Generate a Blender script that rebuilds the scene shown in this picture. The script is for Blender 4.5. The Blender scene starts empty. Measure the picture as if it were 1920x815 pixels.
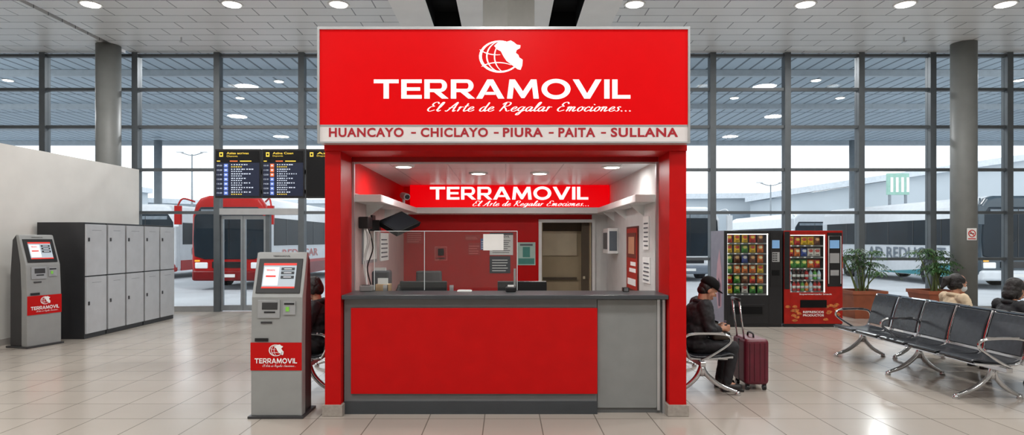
import bpy, math, random
from mathutils import Vector, Matrix
random.seed(7)
F=1150.0; CX=948.0; HY=450.0; CH=1.6
S=bpy.context.scene
COL=S.collection
def fx(px,d): return (px-CX)*d/F
def fz(py,d): return CH-(py-HY)*d/F
def lin(c):
    return tuple(((x/255)/12.92 if x/255<=0.04045 else ((x/255+0.055)/1.055)**2.4) for x in c)
# ------------------------------------------------------------ materials
_m={}
def M(name,rgb,rough=0.5,metal=0.0,emit=0.0,noise=0.05,scale=6.0,bump=0.0,ergb=None,coat=0.0,spec=0.5):
    if name in _m: return _m[name]
    m=bpy.data.materials.new(name); m.use_nodes=True
    nt=m.node_tree; b=nt.nodes["Principled BSDF"]
    c=lin(rgb)
    b.inputs["Roughness"].default_value=rough; b.inputs["Metallic"].default_value=metal
    b.inputs["Base Color"].default_value=(*c,1)
    b.inputs["Coat Weight"].default_value=coat; b.inputs["Specular IOR Level"].default_value=spec
    if noise>0:
        tc=nt.nodes.new("ShaderNodeTexCoord"); n=nt.nodes.new("ShaderNodeTexNoise")
        n.inputs["Scale"].default_value=scale; n.inputs["Detail"].default_value=3
        nt.links.new(tc.outputs["Object"],n.inputs["Vector"])
        r=nt.nodes.new("ShaderNodeValToRGB")
        r.color_ramp.elements[0].position=0.3; r.color_ramp.elements[1].position=0.7
        r.color_ramp.elements[0].color=(*[x*(1-noise*2) for x in c],1)
        r.color_ramp.elements[1].color=(*[min(1,x*(1+noise)) for x in c],1)
        nt.links.new(n.outputs["Fac"],r.inputs["Fac"]); nt.links.new(r.outputs["Color"],b.inputs["Base Color"])
        if bump>0:
            bp=nt.nodes.new("ShaderNodeBump"); bp.inputs["Strength"].default_value=bump; bp.inputs["Distance"].default_value=0.02
            nt.links.new(n.outputs["Fac"],bp.inputs["Height"]); nt.links.new(bp.outputs["Normal"],b.inputs["Normal"])
    if emit>0:
        b.inputs["Emission Color"].default_value=(*(lin(ergb) if ergb else c),1); b.inputs["Emission Strength"].default_value=emit
    _m[name]=m; return m
def grid_mat(name,rgb,joint,bw,rh,mortar=0.006,off=(0,0,0),rough=0.25,var=0.04,rot=0,rn=0.0,offset=0.0,spec=0.5):
    m=bpy.data.materials.new(name); m.use_nodes=True; nt=m.node_tree; b=nt.nodes["Principled BSDF"]
    tc=nt.nodes.new("ShaderNodeTexCoord"); mp=nt.nodes.new("ShaderNodeMapping")
    mp.inputs["Location"].default_value=off; mp.inputs["Rotation"].default_value=(0,0,rot)
    br=nt.nodes.new("ShaderNodeTexBrick"); br.offset=offset; br.squash=1
    c=lin(rgb)
    br.inputs["Color1"].default_value=(*c,1); br.inputs["Color2"].default_value=(*[x*(1-var) for x in c],1)
    br.inputs["Mortar"].default_value=(*lin(joint),1); br.inputs["Scale"].default_value=1
    br.inputs["Mortar Size"].default_value=mortar; br.inputs["Mortar Smooth"].default_value=0.1
    br.inputs["Brick Width"].default_value=bw; br.inputs["Row Height"].default_value=rh
    nt.links.new(tc.outputs["Object"],mp.inputs["Vector"]); nt.links.new(mp.outputs["Vector"],br.inputs["Vector"])
    n=nt.nodes.new("ShaderNodeTexNoise"); n.inputs["Scale"].default_value=1.3; n.inputs["Detail"].default_value=5
    nt.links.new(tc.outputs["Object"],n.inputs["Vector"])
    mx=nt.nodes.new("ShaderNodeMixRGB"); mx.blend_type='MULTIPLY'; mx.inputs[0].default_value=0.12
    nt.links.new(br.outputs["Color"],mx.inputs[1]); nt.links.new(n.outputs["Fac"],mx.inputs[2])
    nt.links.new(mx.outputs[0],b.inputs["Base Color"])
    b.inputs["Roughness"].default_value=rough; b.inputs["Specular IOR Level"].default_value=spec
    if rn>0:
        mr=nt.nodes.new("ShaderNodeMapRange"); mr.inputs["To Min"].default_value=rough-rn; mr.inputs["To Max"].default_value=rough+rn
        nt.links.new(n.outputs["Fac"],mr.inputs["Value"]); nt.links.new(mr.outputs["Result"],b.inputs["Roughness"])
    bp=nt.nodes.new("ShaderNodeBump"); bp.inputs["Strength"].default_value=0.15; bp.inputs["Distance"].default_value=0.004; bp.invert=True
    nt.links.new(br.outputs["Fac"],bp.inputs["Height"]); nt.links.new(bp.outputs["Normal"],b.inputs["Normal"])
    return m
def glass_mat(name,tint=(250,252,253),refl=0.02,rough=0.02):
    m=bpy.data.materials.new(name); m.use_nodes=True; nt=m.node_tree
    for n in list(nt.nodes): nt.nodes.remove(n)
    o=nt.nodes.new("ShaderNodeOutputMaterial"); t=nt.nodes.new("ShaderNodeBsdfTransparent"); g=nt.nodes.new("ShaderNodeBsdfGlossy")
    mx=nt.nodes.new("ShaderNodeMixShader"); t.inputs["Color"].default_value=(*lin(tint),1); g.inputs["Roughness"].default_value=rough
    lw=nt.nodes.new("ShaderNodeLayerWeight"); lw.inputs["Blend"].default_value=0.15
    ma=nt.nodes.new("ShaderNodeMath"); ma.operation='MULTIPLY_ADD'; ma.inputs[1].default_value=0.2; ma.inputs[2].default_value=refl
    nt.links.new(lw.outputs["Fresnel"],ma.inputs[0]); nt.links.new(ma.outputs[0],mx.inputs[0])
    nt.links.new(t.outputs[0],mx.inputs[1]); nt.links.new(g.outputs[0],mx.inputs[2]); nt.links.new(mx.outputs[0],o.inputs[0])
    return m
# ------------------------------------------------------------ primitives
def bx(x0,x1,y0,y1,z0,z1):
    if x0>x1:x0,x1=x1,x0
    if y0>y1:y0,y1=y1,y0
    if z0>z1:z0,z1=z1,z0
    v=[(x0,y0,z0),(x1,y0,z0),(x1,y1,z0),(x0,y1,z0),(x0,y0,z1),(x1,y0,z1),(x1,y1,z1),(x0,y1,z1)]
    f=[(0,3,2,1),(4,5,6,7),(0,1,5,4),(1,2,6,5),(2,3,7,6),(3,0,4,7)]
    return v,f
def prism(poly,axis,a0,a1):
    n=len(poly)
    def mk(p,a):
        if axis=='y': return (p[0],a,p[1])
        if axis=='x': return (a,p[0],p[1])
        return (p[0],p[1],a)
    v=[mk(p,a0) for p in poly]+[mk(p,a1) for p in poly]
    f=[tuple(range(n)),tuple(range(2*n-1,n-1,-1))]
    for i in range(n):
        j=(i+1)%n; f.append((i,i+n,j+n,j))
    return v,f
def tube(pts,r,n=8):
    P=[Vector(p) for p in pts]; R=r if isinstance(r,(list,tuple)) else [r]*len(P)
    v=[];f=[]; up=None; m=len(P)
    for i,p in enumerate(P):
        t=(P[min(i+1,m-1)]-P[max(i-1,0)]).normalized()
        if up is None:
            up=Vector((0,0,1)) if abs(t.z)<0.9 else Vector((1,0,0))
        s=t.cross(up).normalized(); up=s.cross(t).normalized()
        for k in range(n):
            a=2*math.pi*k/n; q=p+(s*math.cos(a)+up*math.sin(a))*R[i]; v.append(tuple(q))
    for i in range(m-1):
        for k in range(n):
            k2=(k+1)%n; f.append((i*n+k,i*n+k2,(i+1)*n+k2,(i+1)*n+k))
    f.append(tuple(range(n-1,-1,-1))); f.append(tuple(range((m-1)*n,m*n)))
    return v,f
def cy(p0,p1,r0,r1=None,n=20): return tube([p0,p1],[r0,r0 if r1 is None else r1],n)
def sph(c,rx,ry=None,rz=None,nu=16,nv=10):
    ry=rx if ry is None else ry; rz=rx if rz is None else rz
    v=[(c[0],c[1],c[2]-rz)];f=[]
    for j in range(1,nv):
        t=-math.pi/2+math.pi*j/nv
        for i in range(nu):
            a=2*math.pi*i/nu; v.append((c[0]+rx*math.cos(t)*math.cos(a),c[1]+ry*math.cos(t)*math.sin(a),c[2]+rz*math.sin(t)))
    v.append((c[0],c[1],c[2]+rz)); L=len(v)-1
    for i in range(nu):
        i2=(i+1)%nu; f.append((0,1+i2,1+i)); f.append((L,1+(nv-2)*nu+i,1+(nv-2)*nu+i2))
        for j in range(nv-2): f.append((1+j*nu+i,1+j*nu+i2,1+(j+1)*nu+i2,1+(j+1)*nu+i))
    return v,f
def lathe(prof,c,n=16):
    v=[];f=[]
    for r,z in prof:
        for k in range(n):
            a=2*math.pi*k/n; v.append((c[0]+r*math.cos(a),c[1]+r*math.sin(a),c[2]+z))
    for i in range(len(prof)-1):
        for k in range(n):
            k2=(k+1)%n; f.append((i*n+k,i*n+k2,(i+1)*n+k2,(i+1)*n+k))
    f.append(tuple(range(n-1,-1,-1))); f.append(tuple(range((len(prof)-1)*n,len(prof)*n)))
    return v,f
def crv(pts,k=5):
    P=[Vector(p) for p in pts]; out=[]
    for i in range(len(P)-1):
        a=P[max(i-1,0)];b=P[i];c=P[i+1];d=P[min(i+2,len(P)-1)]
        for j in range(k):
            t=j/k; out.append(0.5*((2*b)+(c-a)*t+(2*a-5*b+4*c-d)*t*t+(3*b-a-3*c+d)*t**3))
    out.append(P[-1]); return [tuple(q) for q in out]
def strip(pts,th):
    P=[Vector((p[0],0,p[1])) for p in pts]; A=[];B=[]
    for i,p in enumerate(P):
        t=(P[min(i+1,len(P)-1)]-P[max(i-1,0)]).normalized(); n=Vector((-t.z,0,t.x))
        A.append(((p+n*th/2).x,(p+n*th/2).z)); B.append(((p-n*th/2).x,(p-n*th/2).z))
    return A+B[::-1]
def cap(p0,p1,r0,r1=None):
    r1=r0 if r1 is None else r1
    return [cy(p0,p1,r0,r1,14),sph(p0,r0,nu=14,nv=8),sph(p1,r1,nu=14,nv=8)]
def xf(pr,fn): return [( [fn(p) for p in q[0]],)+tuple(q[1:]) for q in pr]
_tc={}
def tprim(s,P,U,V,shear=0.0,bold=0.0,mi=0,sp=1.0):
    key=(s,shear,bold,sp)
    if key not in _tc:
        c=bpy.data.curves.new("t",'FONT'); c.body=s; c.shear=shear; c.offset=bold; c.space_character=sp; c.resolution_u=4
        o=bpy.data.objects.new("t",c); COL.objects.link(o); bpy.context.view_layer.update()
        me=bpy.data.meshes.new_from_object(o.evaluated_get(bpy.context.evaluated_depsgraph_get()))
        v=[tuple(x.co) for x in me.vertices]; f=[tuple(p.vertices) for p in me.polygons]
        bpy.data.objects.remove(o); bpy.data.curves.remove(c); bpy.data.meshes.remove(me)
        x0=min(q[0] for q in v);x1=max(q[0] for q in v);y0=min(q[1] for q in v);y1=max(q[1] for q in v)
        v=[((q[0]-x0)/(x1-x0),(q[1]-y0)/(y1-y0)) for q in v]
        _tc[key]=(v,f)
    v,f=_tc[key]; P=Vector(P);U=Vector(U);V=Vector(V)
    return [tuple(P+U*a+V*b) for a,b in v],f,mi
def ft(s,x0,x1,z0,z1,y,mi=0,**k): return tprim(s,(x0,y,z0),(x1-x0,0,0),(0,0,z1-z0),mi=mi,**k)
# drawn wide logotype letters
def _r(a,b,c,d): return [(a,b),(c,b),(c,d),(a,d)]
def _ring(cx,cz,ro,so,ri,si,a0,a1,n):
    out=[]
    for i in range(n):
        p=[math.radians(a0+(a1-a0)*(i+k)/n) for k in (0,1)]
        out.append([(cx+ro*math.cos(p[0]),cz+so*math.sin(p[0])),(cx+ro*math.cos(p[1]),cz+so*math.sin(p[1])),(cx+ri*math.cos(p[1]),cz+si*math.sin(p[1])),(cx+ri*math.cos(p[0]),cz+si*math.sin(p[0]))])
    return out
GL={'T':(1.25,[_r(0,.80,1.25,1),_r(.49,0,.76,.80)]),
'E':(1.03,[_r(0,0,.27,1),_r(.27,.81,1.03,1),_r(.27,.41,.95,.59),_r(.27,0,1.03,.19)]),
'R':(1.2,[_r(0,0,.27,1),_r(.27,.82,.8,1),_r(.27,.34,.8,.51),[(.48,.34),(.82,.34),(1.22,0),(.88,0)]]+_ring(.8,.67,.34,.33,.09,.155,-90,90,10)),
'A':(1.42,[[(0,0),(.31,0),(.71,.72),(.71,1),(.56,1)],[(1.42,0),(1.11,0),(.71,.72),(.71,1),(.86,1)],[(.44,.20),(.98,.20),(.90,.35),(.52,.35)]]),
'M':(1.6,[[(0,0),(.27,0),(.34,.62),(.40,1),(.12,1)],[(1.6,0),(1.33,0),(1.26,.62),(1.20,1),(1.48,1)],[(.34,.62),(.40,1),(.8,.38),(.8,.03),(.72,.03)],[(1.26,.62),(1.20,1),(.8,.38),(.8,.03),(.88,.03)]]),
'O':(1.46,_ring(.73,.5,.73,.53,.45,.32,0,360,32)),
'V':(1.45,[[(0,1),(.31,1),(.725,.28),(.725,0),(.58,0)],[(1.45,1),(1.14,1),(.725,.28),(.725,0),(.87,0)]]),
'I':(.27,[_r(0,0,.27,1)]),'L':(.92,[_r(0,0,.27,1),_r(.27,0,.92,.19)])}
def tm(P,U,V,mi=0):
    P=Vector(P);U=Vector(U);V=Vector(V); x=0; pol=[]; w="TERRAMOVIL"
    kern={'RA':-.06,'AM':.0,'OV':-.02}
    for i,ch in enumerate(w):
        a,g=GL[ch]
        for q in g: pol.append([(p[0]+x,p[1]) for p in q])
        x+=a+.13+kern.get(w[i:i+2],0)
    x-=.13; v=[];f=[]
    for q in pol:
        b=len(v); v+=[tuple(P+U*(p[0]/x)+V*p[1]) for p in q]; f.append(tuple(range(b,b+len(q))))
    return v,f,mi
def ftm(x0,x1,z0,z1,y,mi=0): return tm((x0,y,z0),(x1-x0,0,0),(0,0,z1-z0),mi)
SG={'a':(1.15,[[(.85,.8),(.55,1),(.2,.78),(.08,.35),(.3,0),(.62,.25),(.88,.95),(.78,.3),(.92,0),(1.2,.25)]]),
'e':(.95,[[(.1,.4),(.5,.5),(.72,.8),(.5,1),(.18,.72),(.12,.25),(.4,0),(.75,.1),(1.0,.35)]]),
'l':(.6,[[(0,.2),(.35,1.0),(.55,1.8),(.42,1.98),(.25,1.6),(.13,.5),(.28,0),(.65,.25)]]),
't':(.65,[[(.3,1.7),(.18,.9),(.14,.3),(.3,0),(.7,.25)],[(-.05,1.12),(.6,1.2)]]),
'r':(.8,[[(.05,.75),(.25,1),(.2,.5),(.12,0)],[(.16,.5),(.4,.93),(.75,.9)]]),
'd':(1.15,[[(.8,.85),(.5,1),(.18,.75),(.08,.3),(.32,0),(.68,.3),(.95,1.9)],[(.95,1.9),(.8,.9),(.8,.3),(.95,0),(1.2,.25)]]),
'g':(1.15,[[(.85,.85),(.5,1),(.18,.75),(.1,.35),(.35,.08),(.68,.3),(.9,.98),(.75,.1),(.5,-.7),(.2,-.75),(.25,-.4),(.7,-.05),(1.2,.25)]]),
'm':(1.5,[[(.0,.75),(.18,1),(.15,.5),(.08,0)],[(.12,.5),(.4,.97),(.6,.85),(.52,0)],[(.55,.5),(.85,.97),(1.08,.85),(1.0,.25),(1.15,0),(1.5,.25)]]),
'n':(1.1,[[(.0,.75),(.18,1),(.15,.5),(.08,0)],[(.12,.5),(.4,.97),(.66,.85),(.6,.25),(.74,0),(1.1,.25)]]),
'o':(1.0,[[(.5,1),(.18,.78),(.1,.3),(.38,0),(.72,.28),(.74,.78),(.5,1),(.75,.85),(1.05,.9)]]),
'c':(.85,[[(.7,.8),(.48,1),(.18,.72),(.1,.28),(.4,0),(.85,.3)]]),
'i':(.55,[[(.15,1),(.1,.4),(.2,0),(.6,.25)],[(.22,1.4),(.28,1.52)]]),
's':(.85,[[(.65,.85),(.42,1),(.22,.78),(.5,.45),(.42,.05),(.05,.1)]]),
'E':(1.4,[[(1.35,1.6),(1.1,1.98),(.62,1.85),(.5,1.35),(.85,1.1),(.35,.95),(.15,.4),(.5,0),(1.2,.3)]]),
'A':(1.6,[[(-.1,.15),(.2,.05),(.6,.9),(1.2,2.0),(1.12,.9),(1.15,0),(1.5,.2)],[(.25,.75),(1.3,.8)]]),
'R':(1.6,[[(.5,1.85),(.35,.9),(.15,0)],[(.05,1.5),(.5,1.98),(1.15,1.85),(1.1,1.25),(.5,1.0),(.85,.6),(1.2,.05),(1.6,.2)]]),
'.':(.6,[[(.1,.0),(.2,.15)]]),' ':(.75,[])}
_sc={}
def scr(P,U,V,mi=0,s="El Arte de Regalar Emociones..."):
    if 'v' not in _sc:
        v=[];f=[];x=0
        for ch in s:
            a,ss=SG[ch]
            for st in ss:
                pts=[(q[0]*.92+x+.38*q[2],q[2]) for q in crv([(p[0],0,p[1]) for p in st],4)]
                b=len(v)
                for i,p in enumerate(pts):
                    A=pts[max(i-1,0)];B_=pts[min(i+1,len(pts)-1)]; tx,ty=B_[0]-A[0],B_[1]-A[1]; L=math.hypot(tx,ty) or 1
                    w=.045+.075*abs(ty/L)**2
                    if ch=='.' or (ch=='i' and p[1]>1.2): w=.12
                    nx,ny=-ty/L*w,tx/L*w
                    v+=[(p[0]+nx,p[1]+ny),(p[0]-nx,p[1]-ny)]
                for i in range(len(pts)-1): f.append((b+2*i,b+2*i+1,b+2*i+3,b+2*i+2))
            x+=a
        x0=min(q[0] for q in v);x1=max(q[0] for q in v);y0=min(q[1] for q in v);y1=max(q[1] for q in v)
        _sc['v']=[((q[0]-x0)/(x1-x0),(q[1]-y0)/(y1-y0)) for q in v]; _sc['f']=f
    P=Vector(P);U=Vector(U);V=Vector(V)
    return [tuple(P+U*a+V*b) for a,b in _sc['v']],_sc['f'],mi
def fscr(x0,x1,z0,z1,y,mi=0): return scr((x0,y,z0),(x1-x0,0,0),(0,0,z1-z0),mi)
def logo(P,U,V,mi=0):
    P=Vector(P);U=Vector(U);V=Vector(V); out=[]
    def rib(pts,w):
        v=[];f=[]; n=len(pts)
        for i,p in enumerate(pts):
            a=pts[max(i-1,0)];b=pts[min(i+1,n-1)]
            ww=w*(.45+.55*math.sin(math.pi*i/(n-1)))
            tx,ty=b[0]-a[0],b[1]-a[1]; L=math.hypot(tx,ty) or 1; nx,ny=-ty/L*ww/2,tx/L*ww/2
            v.append(tuple(P+U*(p[0]+nx)+V*(p[1]+ny))); v.append(tuple(P+U*(p[0]-nx)+V*(p[1]-ny)))
        for i in range(n-1): f.append((2*i,2*i+1,2*i+3,2*i+2))
        out.append((v,f,mi))
    def arc(cx,cy_,rx,ry,a0,a1,w,n=26): rib([(cx+rx*math.cos(math.radians(a0+(a1-a0)*i/n)),cy_+ry*math.sin(math.radians(a0+(a1-a0)*i/n))) for i in range(n+1)],w)
    arc(.47,.5,.46,.48,72,345,.07); arc(.56,.5,.40,.50,100,258,.035); arc(.66,.5,.32,.52,118,246,.03)
    arc(.40,1.05,.55,.5,222,278,.03); arc(.42,-.05,.50,.36,140,52,.035)
    pts=[(.33,.83),(.40,.92),(.47,.99),(.62,.96),(.72,1.0),(.80,.94),(.86,.87),(.95,.85),(.94,.76),(.86,.70),(.84,.61),(.90,.55),(.92,.47),(1.0,.40),(.99,.22),(.95,.08),(.88,.10),(.74,.24),(.62,.36),(.55,.50),(.49,.66),(.40,.72)]
    out.append(([tuple(P+U*a+V*b) for a,b in pts],[tuple(range(len(pts)))],mi))
    return out
# ------------------------------------------------------------ objects
def mesh_obj(name,prims,mats,smooth=False,bevel=0,off=(0,0,0),segs=2):
    me=bpy.data.meshes.new(name); V=[];Fc=[];MI=[]
    for p in prims:
        b=len(V); V+= [(q[0]-off[0],q[1]-off[1],q[2]-off[2]) for q in p[0]]
        for f in p[1]: Fc.append(tuple(i+b for i in f)); MI.append(p[2] if len(p)>2 else 0)
    me.from_pydata(V,[],Fc)
    if not isinstance(mats,(list,tuple)): mats=[mats]
    for m in mats: me.materials.append(m)
    for i,p in enumerate(me.polygons): p.material_index=MI[i]; p.use_smooth=smooth
    me.update()
    o=bpy.data.objects.new(name,me); COL.objects.link(o)
    if bevel>0:
        b=o.modifiers.new("bevel",'BEVEL'); b.width=bevel; b.segments=segs; b.limit_method='ANGLE'; b.angle_limit=math.radians(40)
    return o
class T: pass
def thing(name,label,cat,o=(0,0,0),rz=0,sc=1,world=False,group=None):
    t=T(); e=bpy.data.objects.new(name,None); COL.objects.link(e); e.empty_display_size=0.1
    e.location=o; e.rotation_euler=(0,0,math.radians(rz)); e.scale=(sc,sc,sc)
    e["label"]=label; e["category"]=cat
    if group: e["group"]=group
    t.e=e; t.off=o if world else (0,0,0); return t
def part(t,name,prims,mats,parent=None,smooth=False,bevel=0,label=None,segs=2):
    o=mesh_obj(name,prims,mats,smooth,bevel,t.off,segs); o.parent=parent or t.e
    if label: o["label"]=label
    return o
def struct(name,prims,mats,bevel=0):
    o=mesh_obj(name,prims,mats,False,bevel); o["kind"]="structure"; return o
# ------------------------------------------------------------ materials list
RED=M("red_laminate",(190,6,8),0.42,noise=0.03,spec=.2)
REDD=M("dark_red_panel",(140,6,8),0.4,noise=0.04,spec=.3)
SIGN=M("backlit_red_acrylic",(180,0,5),0.3,emit=0.42,noise=0.02,ergb=(235,0,6),spec=.15)
WTXT=M("white_acrylic_letters",(250,250,248),0.4,emit=0.4,noise=0)
STRIPW=M("white_sign_strip",(216,210,208),0.5,emit=0.1,noise=0.02)
REDT=M("red_letters",(170,12,32),0.5,noise=0)
GREY=M("grey_laminate",(110,112,113),0.4,noise=0.03)
GREYL=M("light_grey_laminate",(130,132,131),0.4,noise=0.03)
GREYD=M("dark_grey_laminate",(58,62,66),0.35,noise=0.04)
STONE=M("post_base_stone",(158,150,142),0.5,noise=0.08,scale=30)
SILVER=M("brushed_aluminium",(190,192,194),0.3,0.7,noise=0.03)
CHROME=M("polished_chrome",(205,207,210),0.14,1.0,noise=0.02)
WHITE=M("white_paint",(228,228,226),0.5,noise=0.02)
WHITEW=M("white_wall_paint",(220,218,213),0.6,noise=0.03,scale=2)
BLACK=M("black_plastic",(22,22,24),0.35,noise=0.1)
BLACKM=M("matte_black",(12,12,13),0.8,noise=0.1,spec=.2)
RUBBER=M("black_rubber",(28,28,28),0.8,noise=0.1)
MULL=M("window_frame_grey",(92,98,102),0.45,0.2,noise=0.04)
COLM=M("column_grey",(122,124,122),0.5,noise=0.05,scale=3)
LED=M("white_lamp_diffuser",(255,250,240),0.5,emit=8.0,noise=0)
LEDS=M("white_led_strip",(255,252,246),0.5,emit=2.2,noise=0)
GLASS=glass_mat("window_glass"); GLASSC=glass_mat("clear_screen_glass",(248,251,251),0.045)
PAPER=M("white_paper",(238,238,235),0.7,noise=0.02)
INK=M("grey_ink",(90,92,98),0.7,noise=0)
# ------------------------------------------------------------ room shell
CEIL=5.8; WY=13.8
FLOORM=grid_mat("beige_floor_tiles",(180,172,162),(120,112,104),0.5,0.5,0.005,(0.19,0.0,0),0.19,0.05,rn=0.05,spec=.45)
struct("floor",[bx(-15,15,-5,WY,-0.1,0)],FLOORM)
CEILM=grid_mat("white_ceiling_panels",(238,240,240),(128,132,135),0.9,0.36,0.011,(0.1,0.05,0),0.35,0.06,offset=0.5)
struct("ceiling",[bx(-15,-8.55,-5,WY,CEIL,CEIL+0.15),bx(-8.42,-2.05,-5,WY,CEIL,CEIL+0.15),bx(2.05,15,-5,WY,CEIL,CEIL+0.15)],CEILM)
PLAIN=M("plain_white_ceiling",(238,238,236),0.5,noise=0.02,scale=2)
s0,s1,s2,s3=-1.40,-0.86,0.84,1.38
struct("trim_1",[bx(-2.05,s0,-5,12.1,CEIL-0.02,CEIL+0.15),bx(s1,s2,-5,12.1,CEIL-0.02,CEIL+0.15),bx(s3,2.05,-5,12.1,CEIL-0.02,CEIL+0.15),bx(-2.05,2.05,12.1,WY,CEIL-0.02,CEIL+0.15)],PLAIN)
sl=[bx(-8.55,-8.42,-5,WY,CEIL+0.1,CEIL+0.15)]
for a,b in ((s0,s1),(s2,s3)):
    sl+=[bx(a,b,-5,12.13,CEIL+0.3,CEIL+0.35),bx(a-.02,a+.004,-5,12.1,CEIL-.018,CEIL+.35),bx(b-.004,b+.02,-5,12.1,CEIL-.018,CEIL+.35),bx(a,b,12.09,12.13,CEIL-.018,CEIL+.35)]
struct("trim_2",sl,BLACKM)
struct("wall_left",[bx(-7.85,-7.65,-1,12.8,0,3.07)],WHITEW)
HALLW=M("hall_wall_paint",(190,188,184),.7,noise=.03,scale=1)
struct("wall_rear",[bx(-15,15,-5.15,-5,0,5.8)],HALLW)
struct("wall_right",[bx(15,15.15,-5,WY,0,5.8)],HALLW)
struct("wall_side",[bx(-15.15,-15,-5,WY,0,5.8)],HALLW)
struct("baseboard_left",[bx(-7.65,-7.635,-1,12.8,0,0.1)],M("baseboard_grey",(170,165,160),0.5))
HZ=[0.08,1.18,2.22,3.18,4.14,4.98,5.74]
XB=[-14.2,-12.2,-10.36,-8.29,-6.46,-4.57,-2.69,-0.8,1.1,3.0,4.64,6.31,7.96,9.56,11.28,13.0,14.8]
dx1=-5.38
for i in range(len(XB)-1):
    a,b=XB[i],XB[i+1]; pr=[]; w=0.065
    door=(abs(a+6.46)<.01)
    zb=2.22 if door else 0.0
    pr.append(bx(a-w,a+w,WY-0.1,WY+0.08,0,5.8)); 
    if i==len(XB)-2: pr.append(bx(b-w,b+w,WY-0.1,WY+0.08,0,5.8))
    for z in HZ:
        if 1<z<2 and (a<-2.7): continue
        if door and z<2.3: continue
        pr.append(bx(a+w,b-w,WY-0.06,WY+0.05,z-0.032,z+0.032))
    if not door: pr.append(bx(a+w,b-w,WY-0.07,WY+0.07,0,0.12)+(2,))
    else:
        pr.append(bx(a+w,b-w,WY-0.1,WY+0.1,2.17,2.31)+(2,)); pr.append(bx(dx1,dx1+0.09,WY-0.06,WY+0.06,0,2.17)); pr.append(bx(dx1+.09,b-w,WY-0.07,WY+0.07,0,0.1)+(2,))
        pr.append(bx(dx1+0.09,b-w,WY-0.006,WY+0.006,0.1,2.17)+(1,))
    pr.append(bx(a+w,b-w,WY-0.006,WY+0.006,zb+(0.1 if zb>0 else 0.12),5.77)+(1,))
    struct("window_%d"%(i+1),pr,[MULL,GLASS,SILVER])
ALU=M("door_aluminium",(150,156,160),0.35,0.5)
def leaf(n,a,b):
    struct("door_%d"%n,[bx(a,a+.05,WY-.03,WY+.03,0.02,2.15),bx(b-.05,b,WY-.03,WY+.03,0.02,2.15),bx(a+.05,b-.05,WY-.03,WY+.03,0.02,.14),bx(a+.05,b-.05,WY-.03,WY+.03,2.07,2.15),
        bx(a+.05,b-.05,WY-.005,WY+.005,.14,2.07)+(1,)],[ALU,GLASS])
leaf(1,-6.39,-5.9); leaf(2,-5.89,-5.38)
def column(x,y,lab):
    t=thing("round_column",lab,"column",(x,y,0))
    part(t,"column_shaft",[lathe([(.24,0.12),(.24,5.8)],(0,0,0),40)],COLM,smooth=True)
    part(t,"column_base",[lathe([(.26,0),(.26,.11),(.245,.12)],(0,0,0),40)],MULL)
    return t
column(-8.58,13.25,"tall round grey column before the glazed wall")
column(fx(1807,13.1),13.1,"tall round grey column carrying a small no smoking sign")
t=thing("no_smoking_sign","small white no smoking sign with red circle on the column","sign",(fx(1822,12.85),12.855,fz(450,12.85)))
part(t,"sign_plate",[bx(-.1,.1,-.01,0,0,.25)],PAPER)
part(t,"sign_symbol",[tube([(.07*math.cos(a*math.pi/12),-.013,.14+.07*math.sin(a*math.pi/12)) for a in range(25)],.009,6),
   tube([(-.05,-.013,.19),(.05,-.013,.09)],.008,6),bx(-.045,.045,-.014,-.011,.132,.148)+(1,),bx(-.08,.08,-.013,-.011,.02,.04)],[M("sign_red",(200,30,30),.5),BLACK])
t=thing("square_column","square light grey structural column rising behind the booth","column",(0.05,10.05,0),rz=42)
part(t,"column_shaft",[bx(-.3,.3,-.3,.3,0,CEIL)],M("light_column",(176,176,171),.5,noise=.03))
def downlight(x,y,z,r=0.16,grp="round ceiling downlights",cat="ceiling light",name="ceiling_downlight",lab="round recessed white downlight in the panelled ceiling"):
    t=thing(name,lab,cat,(x,y,z),group=grp)
    part(t,"trim_ring",[lathe([(r,0),(r+.03,-.012),(r+.045,0.0)],(0,0,0),28)],WHITE,smooth=True)
    part(t,"diffuser",[lathe([(r*.98,-.015),(r,-.006)],(0,0,0),28)],LED)
for px in (170,435,635,1190,1510,1697,1885):
    downlight(fx(px,10.93),10.93,CEIL,.15)
def area(x,y,z,size,e,col=(1,.985,.965),rot=(0,0,0),name="hall_ceiling_fill"):
    l=bpy.data.lights.new(name,'AREA'); l.shape='DISK'; l.size=size; l.energy=e; l.color=col
    o=bpy.data.objects.new(name,l); COL.objects.link(o); o.location=(x,y,z); o.rotation_euler=rot; return o
for y in (11,7,3,-1):
    for x in (-9,-5,5,9) if y!=11 else (-7.0,-3.2,3.2,7.0):
        area(x,y,CEIL-0.05,0.6,92)  # far row stands for the downlights; nearer rows are added fill without fixtures
area(-1.8,2.6,CEIL-.05,.6,75); area(1.8,2.6,CEIL-.05,.6,75); area(0,-.5,CEIL-.05,.6,90)  # extra fill added above the front of the hall, no fixtures
for px,py in ((340,70),(1695,70)):
    d=4.2*F/(HY-py); t=thing("fire_sprinkler","small ceiling fire sprinkler head","sprinkler",(fx(px,d),d,CEIL))
    part(t,"pipe",[cy((0,0,0),(0,0,-.09),.015)],SILVER); part(t,"deflector",[cy((0,0,-.09),(0,0,-.1),.04)],SILVER)
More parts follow.
